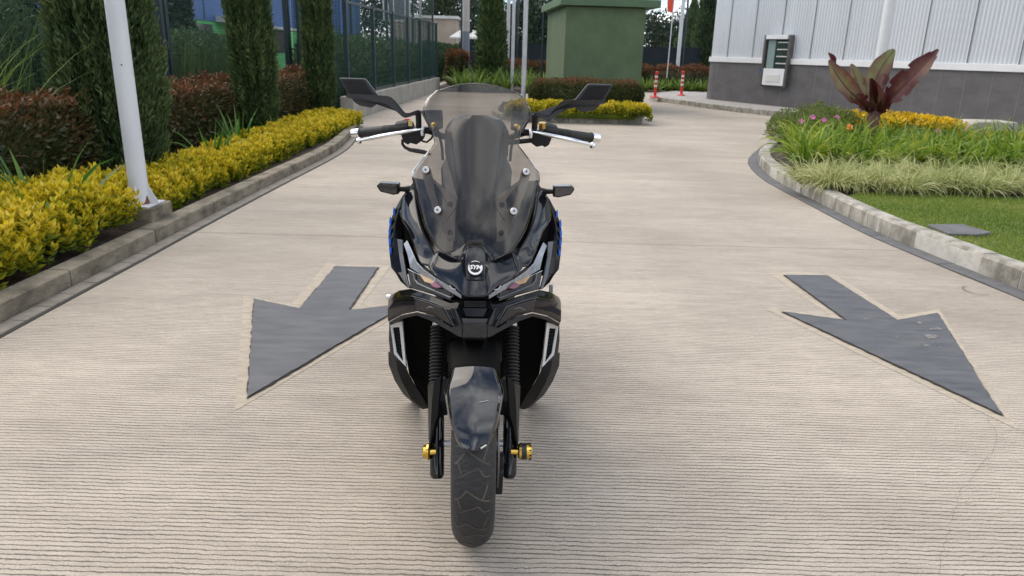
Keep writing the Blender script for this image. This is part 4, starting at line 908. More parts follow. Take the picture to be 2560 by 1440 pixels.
M_inner = pm('inner_black', (.003, .003, .003), None, rough=.6, spec=.08)
M_silver = pm('satin_silver', (.58, .58, .59), (.66, .66, .67), 20, .34, metal=.5)
M_silver2 = pm('brushed_bolt', (.62, .62, .62), None, rough=.3, metal=.6)
M_guard = pm('guard_black', (.008, .008, .008), None, rough=.42, spec=.1)
M_chrome = pm('chrome', (.78, .79, .80), None, rough=.08, metal=1)
M_gold = pm('gold_anodised', (.72, .47, .08), (.80, .55, .14), 30, .2, metal=1)
M_rub = pm('rubber', (.010, .010, .011), (.018, .018, .018), 20, .6)
M_tyre = pm('tyre_rubber', (.011, .012, .014), (.022, .023, .026), 12, .58, bump=.5, bscale=90, lo=.3, hi=.7, stretch=(.3, 1, 1))
M_dust = pm('tread_dust', (.045, .040, .035), (.095, .082, .072), 25, .9)
M_decal = pm('blue_decal', (.01, .11, .55), None, rough=.25)
M_brk = pm('bracket_grey', (.46, .41, .36), (.54, .49, .44), 10, .42, metal=.3)
M_carbon = pm('textured_black', (.012, .012, .014), (.028, .028, .031), 90, .42, stretch=(1, 1, 3))
M_rim = pm('trim_grey', (.055, .060, .070), (.07, .075, .085), 5, .25, coat=.4)
M_red = pm('red_switch', (.6, .02, .02), None); M_orange2 = pm('rust_orange', (.45, .10, .03), None, rough=.5)
M_disc = pm('brake_steel', (.22, .22, .22), None, rough=.35, metal=1)
def glassmat(name, tint, refl=.05, rough=.02, body=None, bodyw=0, ior=1.42):
    m, n, l, b = nmat(name); n.remove(b); tr = n.new('ShaderNodeBsdfTransparent'); tr.inputs[0].default_value = (*tint, 1)
    g = n.new('ShaderNodeBsdfGlossy'); g.inputs['Roughness'].default_value = rough; g.inputs[0].default_value = (1, 1, 1, 1)
    fr = n.new('ShaderNodeFresnel'); fr.inputs[0].default_value = ior; ad_ = n.new('ShaderNodeMath'); ad_.operation = 'ADD'; ad_.inputs[1].default_value = refl; l.new(fr.outputs[0], ad_.inputs[0])
    ms = n.new('ShaderNodeMixShader'); l.new(ad_.outputs[0], ms.inputs[0]); src = tr
    if body:
        df = n.new('ShaderNodeBsdfDiffuse'); df.inputs[0].default_value = (*body, 1); m2 = n.new('ShaderNodeMixShader'); m2.inputs[0].default_value = bodyw
        l.new(tr.outputs[0], m2.inputs[1]); l.new(df.outputs[0], m2.inputs[2]); src = m2
    l.new(src.outputs[0], ms.inputs[1]); l.new(g.outputs[0], ms.inputs[2]); l.new(ms.outputs[0], n['Material Output'].inputs[0]); return m
M_screen = glassmat('tinted_acrylic', (.66, .645, .625), .005, .01, (.36, .35, .34), .03, 1.33)
M_lens = glassmat('clear_lens', (.62, .64, .66), .06, .03, (.3, .32, .35), .10); M_smoke = glassmat('smoked_lens', (.25, .24, .23), .05, .04, (.05, .045, .04), .2)

sc = thing('scooter', 'glossy black scooter with tall tinted windscreen facing the camera on the concrete road', 'scooter', (X0(0, 1.81), 1.81, 0))
def yaw(mb, c):
    a = math.atan(-CL); m_ = Matrix.Rotation(a, 3, 'Z'); c = Vector(c)
    mb.v = [tuple(c + m_ @ (Vector(v) - c)) for v in mb.v]; return mb
class PN(MB):
    """panels given as photo half-widths: list of (s, y, Y) and faces"""
def panel(name, V, Fc, mat, both=False, solid=.004, bevel=.0015, parent=None, smooth=None, subd=0, off=-1, side=None, merge=True):
    """both=True: one mesh spanning the centre; else a left and a right object (or one side)"""
    P = [SP(*v) for v in V]; out = []
    if both:
        mb = MB(); mb.add([wx(p, 1) for p in P], Fc); mb.add([wx(p, -1) for p in P], [f[::-1] for f in Fc])
        return mb.build(name, mat, parent or sc, bevel=bevel, smooth=smooth, solid=solid, merge=merge, subd=subd, off=off)
    for sd in ((1, -1) if side is None else (side,)):
        mb = MB(); mb.add([wx(p, sd) for p in P], [f if sd > 0 else f[::-1] for f in Fc])
        par = parent[0 if sd > 0 else 1] if isinstance(parent, (list, tuple)) else (parent or sc)
        out.append(mb.build(name, mat, par, bevel=bevel, smooth=smooth, solid=solid, merge=merge, subd=subd, off=off))
    return out
def grid(rows):
    """rows of equal length of (s,y,Y) -> verts, faces"""
    n = len(rows[0]); V = [p for r in rows for p in r]
    return V, [(i * n + j, i * n + j + 1, (i + 1) * n + j + 1, (i + 1) * n + j) for i in range(len(rows) - 1) for j in range(n - 1)]
def interp(x, xs, ys):
    return float(np.interp(x, xs, ys))

# ---- windscreen
oy = [209, 212, 216, 230, 250, 275, 290, 320, 362, 395, 430, 450, 510, 570, 600, 623, 640, 649]
ow = [14.5, 38, 58, 101, 122, 134, 131, 111, 104, 130, 157, 158, 144, 126, 110, 92, 64, 44]
cyY = lambda y: interp(y, [209, 300, 400, 460, 510, 570, 655], [2.13, 2.075, 2.00, 1.955, 1.925, 1.892, 1.855])
def scrY(s, y):
    k = 1.9e-6 * s * s; r = max(0, s - 95) * 1.4e-4 if y > 380 else 0
    return cyY(y) + k + r
rows = []
ysm = [209, 210.5, 212, 216, 222, 230, 240, 250, 262, 275, 283, 290, 305, 320, 340, 362, 378, 395, 412, 430, 450, 480, 510, 540, 570, 600, 615]
nc = 12
for y in ysm:
    w_ = interp(y, oy, ow); i_ = 14.0; rows.append([(0, y, scrY(0, y))] + [((i_ + (w_ - i_) * j / nc), y, scrY(i_ + (w_ - i_) * j / nc, y)) for j in range(nc + 1)])
V, Fc = grid(rows); n0 = len(V) - (nc + 2)
base_row = rows[-1][1:]
rows2 = [base_row]
for y, i_ in ((621, 23), (632, 32), (641, 38), (648.5, 43)):
    w_ = max(interp(y, oy, ow), i_ + .8); rows2.append([((i_ + (w_ - i_) * j / nc), y, scrY(i_ + (w_ - i_) * j / nc, y)) for j in range(nc + 1)])
V2, F2 = grid(rows2); k = len(V); V += V2; Fc += [tuple(i + k for i in f) for f in F2]
panel('windscreen', V, Fc, M_screen, True, .0032, 0, None, 60)
wsc = [o for o in sc.children if o.name.startswith('windscreen')][0]
# acrylic edge, its light highlight line put into the grey colour
mb = MB(); M_edge = pm('acrylic_edge', (.20, .20, .19), None, rough=.2)
for sd in (1, -1):
    pts = [wx(SP(interp(y, oy, ow), y, scrY(interp(y, oy, ow), y)), sd) for y in ysm[1:] + [621, 632, 641, 648]]
    mb.tube(pts, .0013, 6)
pts = [wx(SP(abs(s), interp(abs(s), [0, 38, 58, 101], [209, 212, 216, 230]), scrY(abs(s), 212)), 1 if s > 0 else -1) for s in range(-38, 39, 4)]
mb.tube(pts, .0013, 6)
for sd in (1, -1):
    mb.tube([wx(SP(s, y, scrY(s, y) - .001), sd) for s, y in ((0, 615), (14, 615), (23, 621), (43, 649))], .0012, 6)
mb.build('screen_edge', M_edge, wsc, smooth=60)
# crease that runs down each wing of the screen
mb = MB()
for sd in (1, -1):
    mb.tube([wx(SP(s, y, scrY(s, y) + .003), sd) for s, y in ((112, 322), (104, 300), (66, 330), (58, 384), (50, 440), (43, 498), (44, 510), (72, 552))][2:], .0012, 6)
mb.build('screen_crease', M_blk2, wsc, smooth=60)
# silver screen bolts with rubber washers
for s, y in ((122, 430), (92, 529)):
    for sd in (1, -1):
        p = wx(SP(s, y, scrY(s, y)), sd); ax = Vector((sd * .25, -1, .45)).normalized(); p = p + ax * .003
        mb = MB(); mb.lathe(p, ax, [(0, .0105), (.006, .0105), (.007, .009)], 20); w_ = mb.build('screen_washer', M_rub, sc, smooth=40)
        mb = MB(); mb.lathe(p + ax * .0072, ax, [(0, .0095), (.003, .0095), (.0045, .008), (.0045, .0065), (.003, .006), (.003, .0045), (.0048, .004), (.0048, .0025), (.002, .002)], 24); mb.build('screen_bolt', M_silver2, w_, smooth=40); mb = MB(); mb.lathe(p + ax * .0080, ax, [(0, .0064), (.0012, .0064)], 20); mb.lathe(p + ax * .0118, ax, [(0, .0026), (.0008, .0026)], 12); mb.build('bolt_recess', M_rub, w_)
# screen stays (bracket plates behind the acrylic)
def plate(name, outer, hole, mat, dY=.022, th=.004):
    for sd in (1, -1):
        bm = bmesh.new(); loops = []
        for lp_ in (outer, hole):
            if not lp_: continue
            vs = [bm.verts.new(wx(SP(s, y, scrY(s, y) + dY), sd)) for s, y in lp_]; es = [bm.edges.new((vs[i], vs[(i + 1) % len(vs)])) for i in range(len(vs))]; loops += es
        bmesh.ops.triangle_fill(bm, edges=loops, use_beauty=True); bmesh.ops.recalc_face_normals(bm, faces=bm.faces); me = bpy.data.meshes.new(name); bm.to_mesh(me); bm.free()
        o = link(name, me, mat, sc); md = o.modifiers.new('solid', 'SOLIDIFY'); md.thickness = th; md.offset = 0; yield o, sd
for o, sd in plate('screen_stay', [(51, 491), (75, 475), (108, 448), (112, 432), (124, 422), (134, 432), (131, 448), (122, 480), (112, 505), (106, 530), (97, 545), (84, 575), (70, 602), (52, 603), (52, 560), (51, 520)], [(73, 500), (96, 468), (107, 456), (103, 480), (92, 515), (77, 524)], M_brk):
    for s, y in ((65, 512), (64, 582)):
        p = wx(SP(s, y, scrY(s, y) + .019), sd); ax = Vector((0, -1, .5)).normalized()
        mb = MB(); mb.lathe(p, ax, [(0, .007), (.003, .007), (.004, .005), (.004, .003), (.002, .0025)], 18); mb.build('stay_screw', M_rub, o, smooth=40)
# ---- cowl behind the screen (instrument pod seen from the front)
def cw(y): return interp(y, [288, 291, 298, 312, 330, 384, 440, 495, 505], [36, 46, 62, 72, 80, 79, 63, 47, 46])
rows = []
for y in (288, 291, 298, 312, 330, 384, 440, 495, 505):
    w_ = cw(y); Yb = interp(y, [288, 400, 505], [2.17, 2.08, 2.01]); rows.append([(w_ * t_, y, Yb - .045 + .06 * t_ ** 2.2) for t_ in (0, .3, .55, .72, .85, 1)] + [(w_ * .98, y, Yb + .10)])
V, Fc = grid(rows); panel('instrument_cowl', V, Fc, pm('cowl_black', (.034, .036, .041), (.042, .044, .050), 6, .26), True, .004, .001, None, 50)
V, Fc = grid([[(0, 288, 2.127), (36, 288, 2.18), (36, 290, 2.27)], [(0, 292, 2.30), (36, 292, 2.30), (36, 293, 2.30)]]); panel('instrument_hood', V, Fc, M_mat, True, .004, 0)
# black centre panel under the pod
V, Fc = grid([[(0, 498, 1.962), (30, 498, 1.964), (47, 499, 1.972)], [(0, 540, 1.948), (31, 540, 1.950), (50, 541, 1.960)], [(0, 590, 1.928), (32, 590, 1.930), (53, 590, 1.942)], [(0, 645, 1.900), (32, 645, 1.902), (54, 642, 1.915)]])
panel('centre_panel', V, Fc, M_blk, True, .004, .001, None, 50)
V, Fc = grid([[(50, 500, 2.05), (80, 470, 2.10), (120, 452, 2.12), (155, 448, 2.13)], [(52, 545, 2.01), (85, 540, 2.06), (125, 530, 2.09), (165, 500, 2.12)], [(54, 600, 1.96), (90, 610, 1.98), (128, 600, 2.02), (150, 585, 2.05)], [(54, 655, 1.90), (75, 655, 1.90), (100, 645, 1.93), (120, 640, 1.95)]])
panel('inner_fairing', V, Fc, M_blk2, False, .004, .001, None, 40)
# small upright plates each side of the pod
V, Fc = grid([[(86, 279, 2.20), (112, 279, 2.20), (140, 281, 2.21)], [(84, 305, 2.18), (108, 306, 2.18), (126, 307, 2.19)], [(84, 323, 2.16), (100, 328, 2.16), (112, 332, 2.17)]])
panel('side_plate', V, Fc, M_arm, False, .006, .002)
V, Fc = grid([[(96, 345, 2.17), (118, 340, 2.18), (150, 345, 2.2)], [(92, 385, 2.15), (122, 372, 2.17), (150, 372, 2.2)]])
# ---- nose panel (glossy, emblem in the middle)
V, Fc = grid([
    [(0, 600, 1.905), (24, 606, 1.908), (30, 612, 1.912), (62, 640, 1.915), (96, 628, 1.93)],
    [(0, 640, 1.862), (26, 640, 1.865), (36, 648, 1.875), (68, 655, 1.89), (104, 640, 1.918)],
    [(0, 690, 1.832), (28, 690, 1.836), (42, 690, 1.846), (92, 684, 1.874), (119, 668, 1.906)],
    [(0, 722, 1.812), (27, 722, 1.815), (44, 716, 1.826), (70, 704, 1.855), (112, 680, 1.888)],
    [(0, 744, 1.800), (22, 744, 1.802), (30, 738, 1.808), (46, 722, 1.826), (80, 699, 1.862)]])
panel('nose_panel', V, Fc, M_blk, True, .005, 0, None, 70, subd=2)
V, Fc = grid([[(0, 608, 1.880), (14, 608, 1.882), (23, 616, 1.885)], [(0, 636, 1.850), (24, 636, 1.853), (36, 650, 1.862)], [(0, 662, 1.832), (24, 662, 1.836), (35, 664, 1.850)], [(0, 700, 1.816), (22, 700, 1.820), (28, 698, 1.832)]])
panel('emblem_mount', V, Fc, M_blk, True, .004, .0015, None, 30)
# ---- cheek panels beside the screen
V, Fc = grid([
    [(150, 470, 2.10), (166, 478, 2.105), (180, 492, 2.115)],
    [(148, 510, 2.06), (168, 515, 2.07), (185, 525, 2.095)],
    [(138, 560, 2.00), (166, 556, 2.03), (187, 550, 2.07)],
    [(124, 600, 1.955), (148, 590, 1.985), (167, 567, 2.03)],
    [(100, 632, 1.925), (132, 625, 1.95), (155, 605, 1.99)],
    [(96, 650, 1.908), (118, 655, 1.915), (145, 640, 1.955)],
    [(104, 664, 1.90), (118, 668, 1.906), (136, 664, 1.915)]])
panel('cheek_panel', V, Fc, M_blk, False, .005, 0, None, 70, subd=2)
# ---- headlights: housing, clear strip, smoked lower lens with rim and projector
hl = []
for sd in (1, -1):
    V = [(180, 611, 2.065), (170, 601, 2.055), (160, 621, 2.03), (146, 654, 1.975), (132, 671, 1.925), (101, 692, 1.885), (59, 714, 1.845), (32, 737, 1.822), (31, 748, 1.815), (59, 756, 1.832), (106, 737, 1.872), (160, 722, 1.945), (168, 675, 2.0)]
    mb = MB(); P = [wx(SP(*v), sd) for v in V]; Q = [wx(SP(v[0] * .96, v[1] - 1, v[2] + .07), sd) for v in V]; n_ = len(V)
    fcs = [(i, (i + 1) % n_, n_ + (i + 1) % n_, n_ + i) for i in range(n_)]
    ctr = [wx(SP(s, y, Y), sd) for s, y, Y in ((164, 640, 2.06), (148, 690, 2.02), (110, 715, 1.92), (60, 742, 1.875))]
    k = 2 * n_; mb.add(P + Q + ctr, fcs + [tuple(range(n_, 2 * n_))]); o = mb.build('headlight', M_blk2, sc, bevel=.0012); hl.append(o)
def strip_between(name, top, bot, mat, par, solid=.003, bevel=.0008, div=1):
    V, Fc = grid([top, bot]); return panel(name, V, Fc, mat, False, solid, bevel, par)
strip_between('light_strip', [(177, 613, 2.052), (167, 640, 2.02), (160, 672, 1.975), (128, 691, 1.92), (100, 706, 1.888), (60, 730, 1.842), (33, 746, 1.82)],
                             [(169, 604, 2.05), (158, 627, 2.02), (145, 657, 1.968), (130, 673, 1.918), (100, 694, 1.88), (60, 716, 1.84), (33, 738, 1.818)], pm('silver_grey_reflector', (.22, .24, .27), (.36, .38, .42), 25, .22, metal=.3, coat=.8), hl, .003)
strip_between('lower_lens', [(165, 676, 1.985), (140, 688, 1.945), (118, 698, 1.912), (92, 712, 1.882), (60, 732, 1.845)],
                            [(159, 720, 1.945), (140, 728, 1.918), (112, 733, 1.882), (85, 743, 1.858), (58, 753, 1.835)], pm('smoked_housing', (.014, .012, .010), (.026, .022, .018), 8, .22, spec=.3), hl, .003)
# projector eyes
M_amber = pm('amber_projector', (.34, .19, .06), (.46, .33, .17), 30, .12, metal=.35, coat=1); M_violet = pm('violet_projector', (.14, .03, .07), (.26, .06, .10), 30, .12, metal=.3, coat=1)
V = [(140, 687, 1.930), (128, 688, 1.918), (112, 697, 1.897), (98, 706, 1.880), (108, 711, 1.884), (126, 706, 1.902)]; panel('projector', V, [tuple(range(6))], M_amber, False, .006, .001, hl)
V = [(98, 706.5, 1.879), (88, 713, 1.869), (81, 721, 1.860), (94, 722, 1.868), (104, 718, 1.876), (109, 711.5, 1.883)]; panel('projector', V, [tuple(range(6))], M_violet, False, .006, .001, hl)
# grey inner rim running under the projector
for sd in (1, -1):
    mb = MB(); mb.tube([wx(SP(*v), sd) for v in ((153, 684, 1.952), (150, 700, 1.938), (142, 710, 1.925), (110, 724, 1.881), (80, 736, 1.852), (62, 744, 1.838), (55, 742, 1.834), (57, 735, 1.838))], .0036, 8, flat=.6); mb.build('lens_rim', M_rim, hl[0 if sd > 0 else 1], smooth=50)
    mb = MB(); mb.tube([wx(SP(*v), sd) for v in ((167, 675, 1.985), (145, 686, 1.95), (120, 695, 1.912), (101, 705, 1.888))], .0012, 6); mb.tube([wx(SP(*v), sd) for v in ((102, 694, 1.876), (101, 702, 1.874), (106, 705, 1.878))], .001, 6)
    mb.tube([wx(SP(*v), sd) for v in ((63, 713, 1.838), (58, 722, 1.832), (48, 724, 1.826))], .001, 6); mb.build('light_guide', M_silver, hl[0 if sd > 0 else 1], smooth=50)
# outer grey blade beside each headlight
V, Fc = grid([[(192, 602, 2.085), (178, 603, 2.072)], [(187, 640, 2.06), (177, 640, 2.05)], [(178, 690, 2.0), (168, 690, 1.985)], [(165, 722, 1.955), (160, 722, 1.945)]])
panel('headlight_blade', V, Fc, M_rim, False, .006, .0015)
# ---- side fairings (widest shell, with the blue checks)
V, Fc = grid([
    [(150, 452, 2.17), (172, 478, 2.15), (183, 493, 2.16), (184, 500, 2.42)],
    [(172, 520, 2.14), (190, 524, 2.135), (201, 526, 2.143), (200, 530, 2.44)],
    [(180, 560, 2.13), (200, 560, 2.125), (214, 560, 2.134), (212, 565, 2.46)],
    [(184, 600, 2.11), (204, 598, 2.105), (216.5, 596, 2.118), (214, 600, 2.46)],
    [(184, 640, 2.07), (200, 640, 2.08), (213.5, 636, 2.09), (211, 640, 2.44)],
    [(174, 682, 2.03), (192, 684, 2.04), (209, 671, 2.055), (204, 675, 2.42)],
    [(160, 722, 1.965), (170, 718, 1.975), (184, 703, 1.99), (180, 706, 2.40)]])
sf = panel('side_fairing', V, Fc, M_cowl, False, .004, .002, None, 30)
for k in range(5):
    y = 527 + k * 24; 
    o_ = (-9, 0, 1.5, 0.5, -1)[k]; Yd = interp(y, [527, 560, 598, 640], [2.136, 2.122, 2.103, 2.076]); V = [(208.5 + o_, y + 3, Yd), (212 + o_, y - 6, Yd + .004), (213.8 + o_, y + 6, Yd + .006), (212.6 + o_, y + 17, Yd + .004), (209.4 + o_, y + 16, Yd)]
    panel('decal', V, [(0, 1, 2, 3, 4)], M_decal, False, .002, 0, sf)
# recess between cheek and headlight
V, Fc = grid([[(165, 560, 2.10), (195, 560, 2.16)], [(140, 620, 2.06), (195, 620, 2.14)], [(125, 680, 1.98), (180, 690, 2.06)]])
panel('fairing_recess', V, Fc, M_inner, False, .004, 0)
# ---- lower cowl under the headlights
V, Fc = grid([
    [(0, 742, 1.815), (30, 744, 1.82), (34, 751, 1.822), (60, 757, 1.838), (108, 739, 1.878), (162, 723, 1.952), (190, 728, 2.03), (211, 741, 2.09), (211, 742, 2.4)],
    [(0, 750, 1.825), (28, 750, 1.828), (40, 762, 1.822), (74, 767, 1.828), (112, 752, 1.866), (155, 738, 1.930), (192, 743, 2.010), (215, 752, 2.075), (214, 752, 2.4)],
    [(0, 770, 1.835), (30, 770, 1.832), (46, 775, 1.811), (76, 776, 1.820), (114, 765, 1.860), (150, 752, 1.920), (192, 762, 1.996), (216.5, 775, 2.062), (214, 775, 2.4)],
    [(0, 792, 1.812), (22, 792, 1.810), (33, 806, 1.792), (58, 806, 1.806), (100, 786, 1.855), (145, 776, 1.905), (185, 782, 1.988), (216, 800, 2.052), (214, 800, 2.4)],
    [(0, 806, 1.790), (28, 806, 1.790), (38, 815, 1.794), (54, 820, 1.805), (98, 792, 1.857), (143, 780, 1.906), (180, 788, 1.990), (214, 806, 2.055), (212, 806, 2.4)]])
panel('lower_cowl', V, Fc, M_cowl, True, .006, .0022, None, 26)
# faceted inset panels and channel
V, Fc = grid([[(150, 746, 1.916), (120, 754, 1.866), (80, 768, 1.818)], [(143, 775, 1.898), (104, 779, 1.850), (54, 813, 1.800)]])
panel('cowl_inset', V, Fc, M_blk, False, .004, .0015)
V, Fc = grid([[(60, 768, 1.829), (46, 770, 1.812)], [(44, 800, 1.80), (33, 806, 1.79)], [(40, 812, 1.795), (30, 812, 1.784)]]); panel('cowl_ridge', V, Fc, M_blk, False, .006, .002)
mb = MB()  # thin grey tubes paint highlights along the cowl's panel edges
for sd in (1, -1):
    mb.tube([wx(SP(*v), sd) for v in ((158, 741, 1.934), (150, 743.5, 1.914), (119, 752, 1.862), (79, 766, 1.813), (66, 790, 1.802), (52, 815, 1.795))], .0011, 6)
    mb.tube([wx(SP(*v), sd) for v in ((150, 743.5, 1.914), (146, 760, 1.905), (143, 777, 1.896))], .0011, 6)
    mb.tube([wx(SP(*v), sd) for v in ((128, 775, 1.878), (112, 768, 1.853), (95, 771, 1.835), (76, 796, 1.822))], .0022, 6)
mb.build('cowl_edge_highlight', M_rim, sc, smooth=60)
mb = MB()
for sd in (1, -1): mb.tube([wx(SP(*v), sd) for v in ((90, 628, 1.917), (98, 650, 1.899), (107, 672, 1.886))], .0009, 6)
mb.build('panel_seam', M_rim, sc, smooth=60)
# grille
V = [(30, 752, 1.815), (26, 768, 1.818), (0, 768, 1.818), (0, 752, 1.815)]; panel('grille', V, [(0, 1, 2, 3)], M_inner, True, .003, 0)
mb = MB()
for k in range(5):
    y = 754 + k * 3.2; mb.tube([wx(SP(27, y, 1.808), -1), wx(SP(27, y, 1.808), 1)], .0012, 6)
mb.build('grille_bars', M_mat, sc)
V, Fc = grid([[(0, 771, 1.808), (31, 771, 1.810)], [(0, 790, 1.798), (22, 790, 1.800)], [(0, 793, 1.800), (20, 793, 1.802)]]); panel('beak_insert', V, Fc, M_blk2, True, .004, .0015)
V, Fc = grid([[(0, 797, 1.780), (32, 797, 1.786)], [(0, 806, 1.776), (28, 806, 1.780)], [(0, 841, 1.772), (30, 841, 1.778)], [(0, 846, 1.785), (24, 846, 1.79)], [(0, 842, 1.90), (30, 842, 1.90)]]); panel('beak_chin', V, Fc, M_carbon, True, .005, .0015)
V, Fc = grid([[(28, 808, 1.786), (40, 815, 1.796), (56, 819, 1.807), (98, 793, 1.859), (143, 781, 1.908), (182, 789, 1.992), (212, 806, 2.057)], [(30, 842, 1.780), (40, 838, 1.792), (57, 828, 1.806), (112, 798, 1.870), (143, 787, 1.912), (178, 795, 1.996), (210, 812, 2.06)], [(30, 842, 1.95), (40, 836, 1.97), (57, 826, 2.0), (112, 798, 2.05), (143, 787, 2.08), (170, 795, 2.15), (200, 812, 2.2)]])
panel('arch_lip', V, Fc, M_mat, False, .004, .0015, None, 30)
# ---- leg shield walls with the silver vents
V, Fc = grid([
    [(176, 800, 2.085), (196, 797, 2.09), (212, 806, 2.11), (213, 806, 2.45)],
    [(174, 850, 2.075), (196, 845, 2.075), (213, 850, 2.11), (212, 850, 2.45)],
    [(168, 925, 2.06), (188, 905, 2.07), (209, 886, 2.11), (208, 886, 2.45)]])
ls = panel('leg_shield', V, Fc, M_cowl, False, .005, .002)
for i, sd in enumerate((1, -1)):
    out = [(210, 811, 2.068), (179, 803, 2.058), (168, 919, 2.03), (199, 887, 2.045)]; inn_ = [(202, 820, 2.069), (186, 819, 2.062), (177, 904, 2.04), (193, 881, 2.048)]
    P = [wx(SP(*v), sd) for v in out]; Q = [wx(SP(*v), sd) for v in inn_]; mb = MB(); mb.add(P + Q, [(0, 1, 5, 4), (1, 2, 6, 5), (2, 3, 7, 6), (3, 0, 4, 7)])
    o = mb.build('vent_frame', M_silver, sc, solid=.008, bevel=.002, off=0)
    V = [(202, 820, 2.078), (186, 819, 2.070), (177, 904, 2.048), (193, 881, 2.056)]
    mb = MB(); mb.add([wx(SP(*v), sd) for v in V], [(0, 1, 2, 3)]); mb.build('vent_backing', M_inner, o, solid=.003)
    mb = MB()
    for k in range(9):
        y = 826 + k * 9; a = SP(interp(y, [819, 904], [186, 177]), y, interp(y, [819, 904], [2.066, 2.044])); b = SP(interp(y, [819, 881], [202, 193]), y - 3, interp(y, [819, 881], [2.073, 2.052]))
        if y < 890: mb.tube([wx(a, sd), wx(b, sd)], .0012, 5)
    for k in range(2): mb.tube([wx(SP(191 + k * 5, 822, 2.066), sd), wx(SP(183 + k * 5, 890 - k * 4, 2.046), sd)], .001, 5)
    mb.build('vent_mesh', M_mat, o)
# lower side fairing, matte
V, Fc = grid([
    [(170, 919, 2.09), (196, 896, 2.09), (214, 880, 2.12), (213, 880, 2.6)],
    [(163, 935, 2.10), (190, 930, 2.09), (213, 912, 2.12), (212, 912, 2.6)],
    [(150, 958, 2.12), (176, 962, 2.10), (197, 953, 2.13), (196, 953, 2.6)],
    [(128, 992, 2.16), (155, 1000, 2.14), (176, 986, 2.16), (176, 986, 2.6)],
    [(112, 1022, 2.2), (126, 1024, 2.2), (138, 1020, 2.2), (138, 1020, 2.6)]])
panel('lower_fairing', V, Fc, M_mat, False, .005, .002)
# inner dark body
V, Fc = grid([[(0, 800, 2.12), (60, 800, 2.12), (140, 785, 2.10), (176, 800, 2.10)], [(0, 880, 2.16), (60, 880, 2.16), (140, 880, 2.14), (172, 880, 2.11)], [(0, 940, 2.18), (60, 940, 2.18), (125, 950, 2.16), (162, 936, 2.11)], [(0, 990, 2.2), (60, 995, 2.2), (100, 1000, 2.2), (130, 992, 2.18)], [(0, 1000, 2.25), (60, 1010, 2.25), (90, 1020, 2.22), (112, 1022, 2.22)]])
panel('inner_shield', V, Fc, M_inner, True, .006, 0)
V, Fc = grid([[(40, 838, 2.02), (60, 830, 2.03), (74, 850, 2.05)], [(38, 900, 2.02), (55, 910, 2.03), (66, 920, 2.06)]])
# ---- emblem: ring and letters
ep = wx(SP(0, 671, 1.822), 1); eax = Vector((0, -1, .62)).normalized()
mb = MB(); mb.lathe(ep, eax, [(0, .0215), (.0035, .0215), (.0045, .0205)], 40); em = mb.build('emblem', M_blk2, sc, smooth=40)
right = Vector((1, 0, 0)); upv = eax.cross(right).normalized()
if upv.z < 0: upv = -upv
def emp(x, y, d=.005): return ep + right * x + upv * y + eax * d
mb = MB(); nseg = 40
for a0, a1 in ((R(-205), R(25)), (R(52), R(128))):
    th0 = .0052 if a0 < -1 else .0018
    for k in range(nseg):
        a, b = a0 + (a1 - a0) * k / nseg, a0 + (a1 - a0) * (k + 1) / nseg
        f = lambda q: (.0186 - th0 * (.35 + .65 * math.sin(math.pi * (q - a0) / (a1 - a0)) ** .7))
        mb.add([emp(math.cos(a) * .0186, math.sin(a) * .0186, .0052), emp(math.cos(b) * .0186, math.sin(b) * .0186, .0052), emp(math.cos(b) * f(b), math.sin(b) * f(b), .0052), emp(math.cos(a) * f(a), math.sin(a) * f(a), .0052)], [(0, 1, 2, 3)])
mb.build('emblem_ring', pm('emblem_white', (.80, .80, .80), None, rough=.25), em, solid=.001, merge=True)
cu = bpy.data.curves.new('tmp', 'FONT'); cu.body = 'SYM'; cu.size = .0150; cu.align_x = 'CENTER'; cu.align_y = 'CENTER'; cu.extrude = .0006; cu.offset = .0005; cu.shear = .25; cu.space_character = .95
to = bpy.data.objects.new('tmp', cu); COL.objects.link(to); dg = bpy.context.evaluated_depsgraph_get(); me = bpy.data.meshes.new_from_object(to.evaluated_get(dg)); bpy.data.objects.remove(to)
me.transform(Matrix.Translation(emp(0, .001, .0058)) @ Matrix((right, upv, eax)).transposed().to_4x4() @ Matrix.Scale(1.15, 4, (1, 0, 0))); me.name = 'emblem_letters'
me.materials.clear(); link('emblem_letters', me, bpy.data.materials['emblem_white'], em)
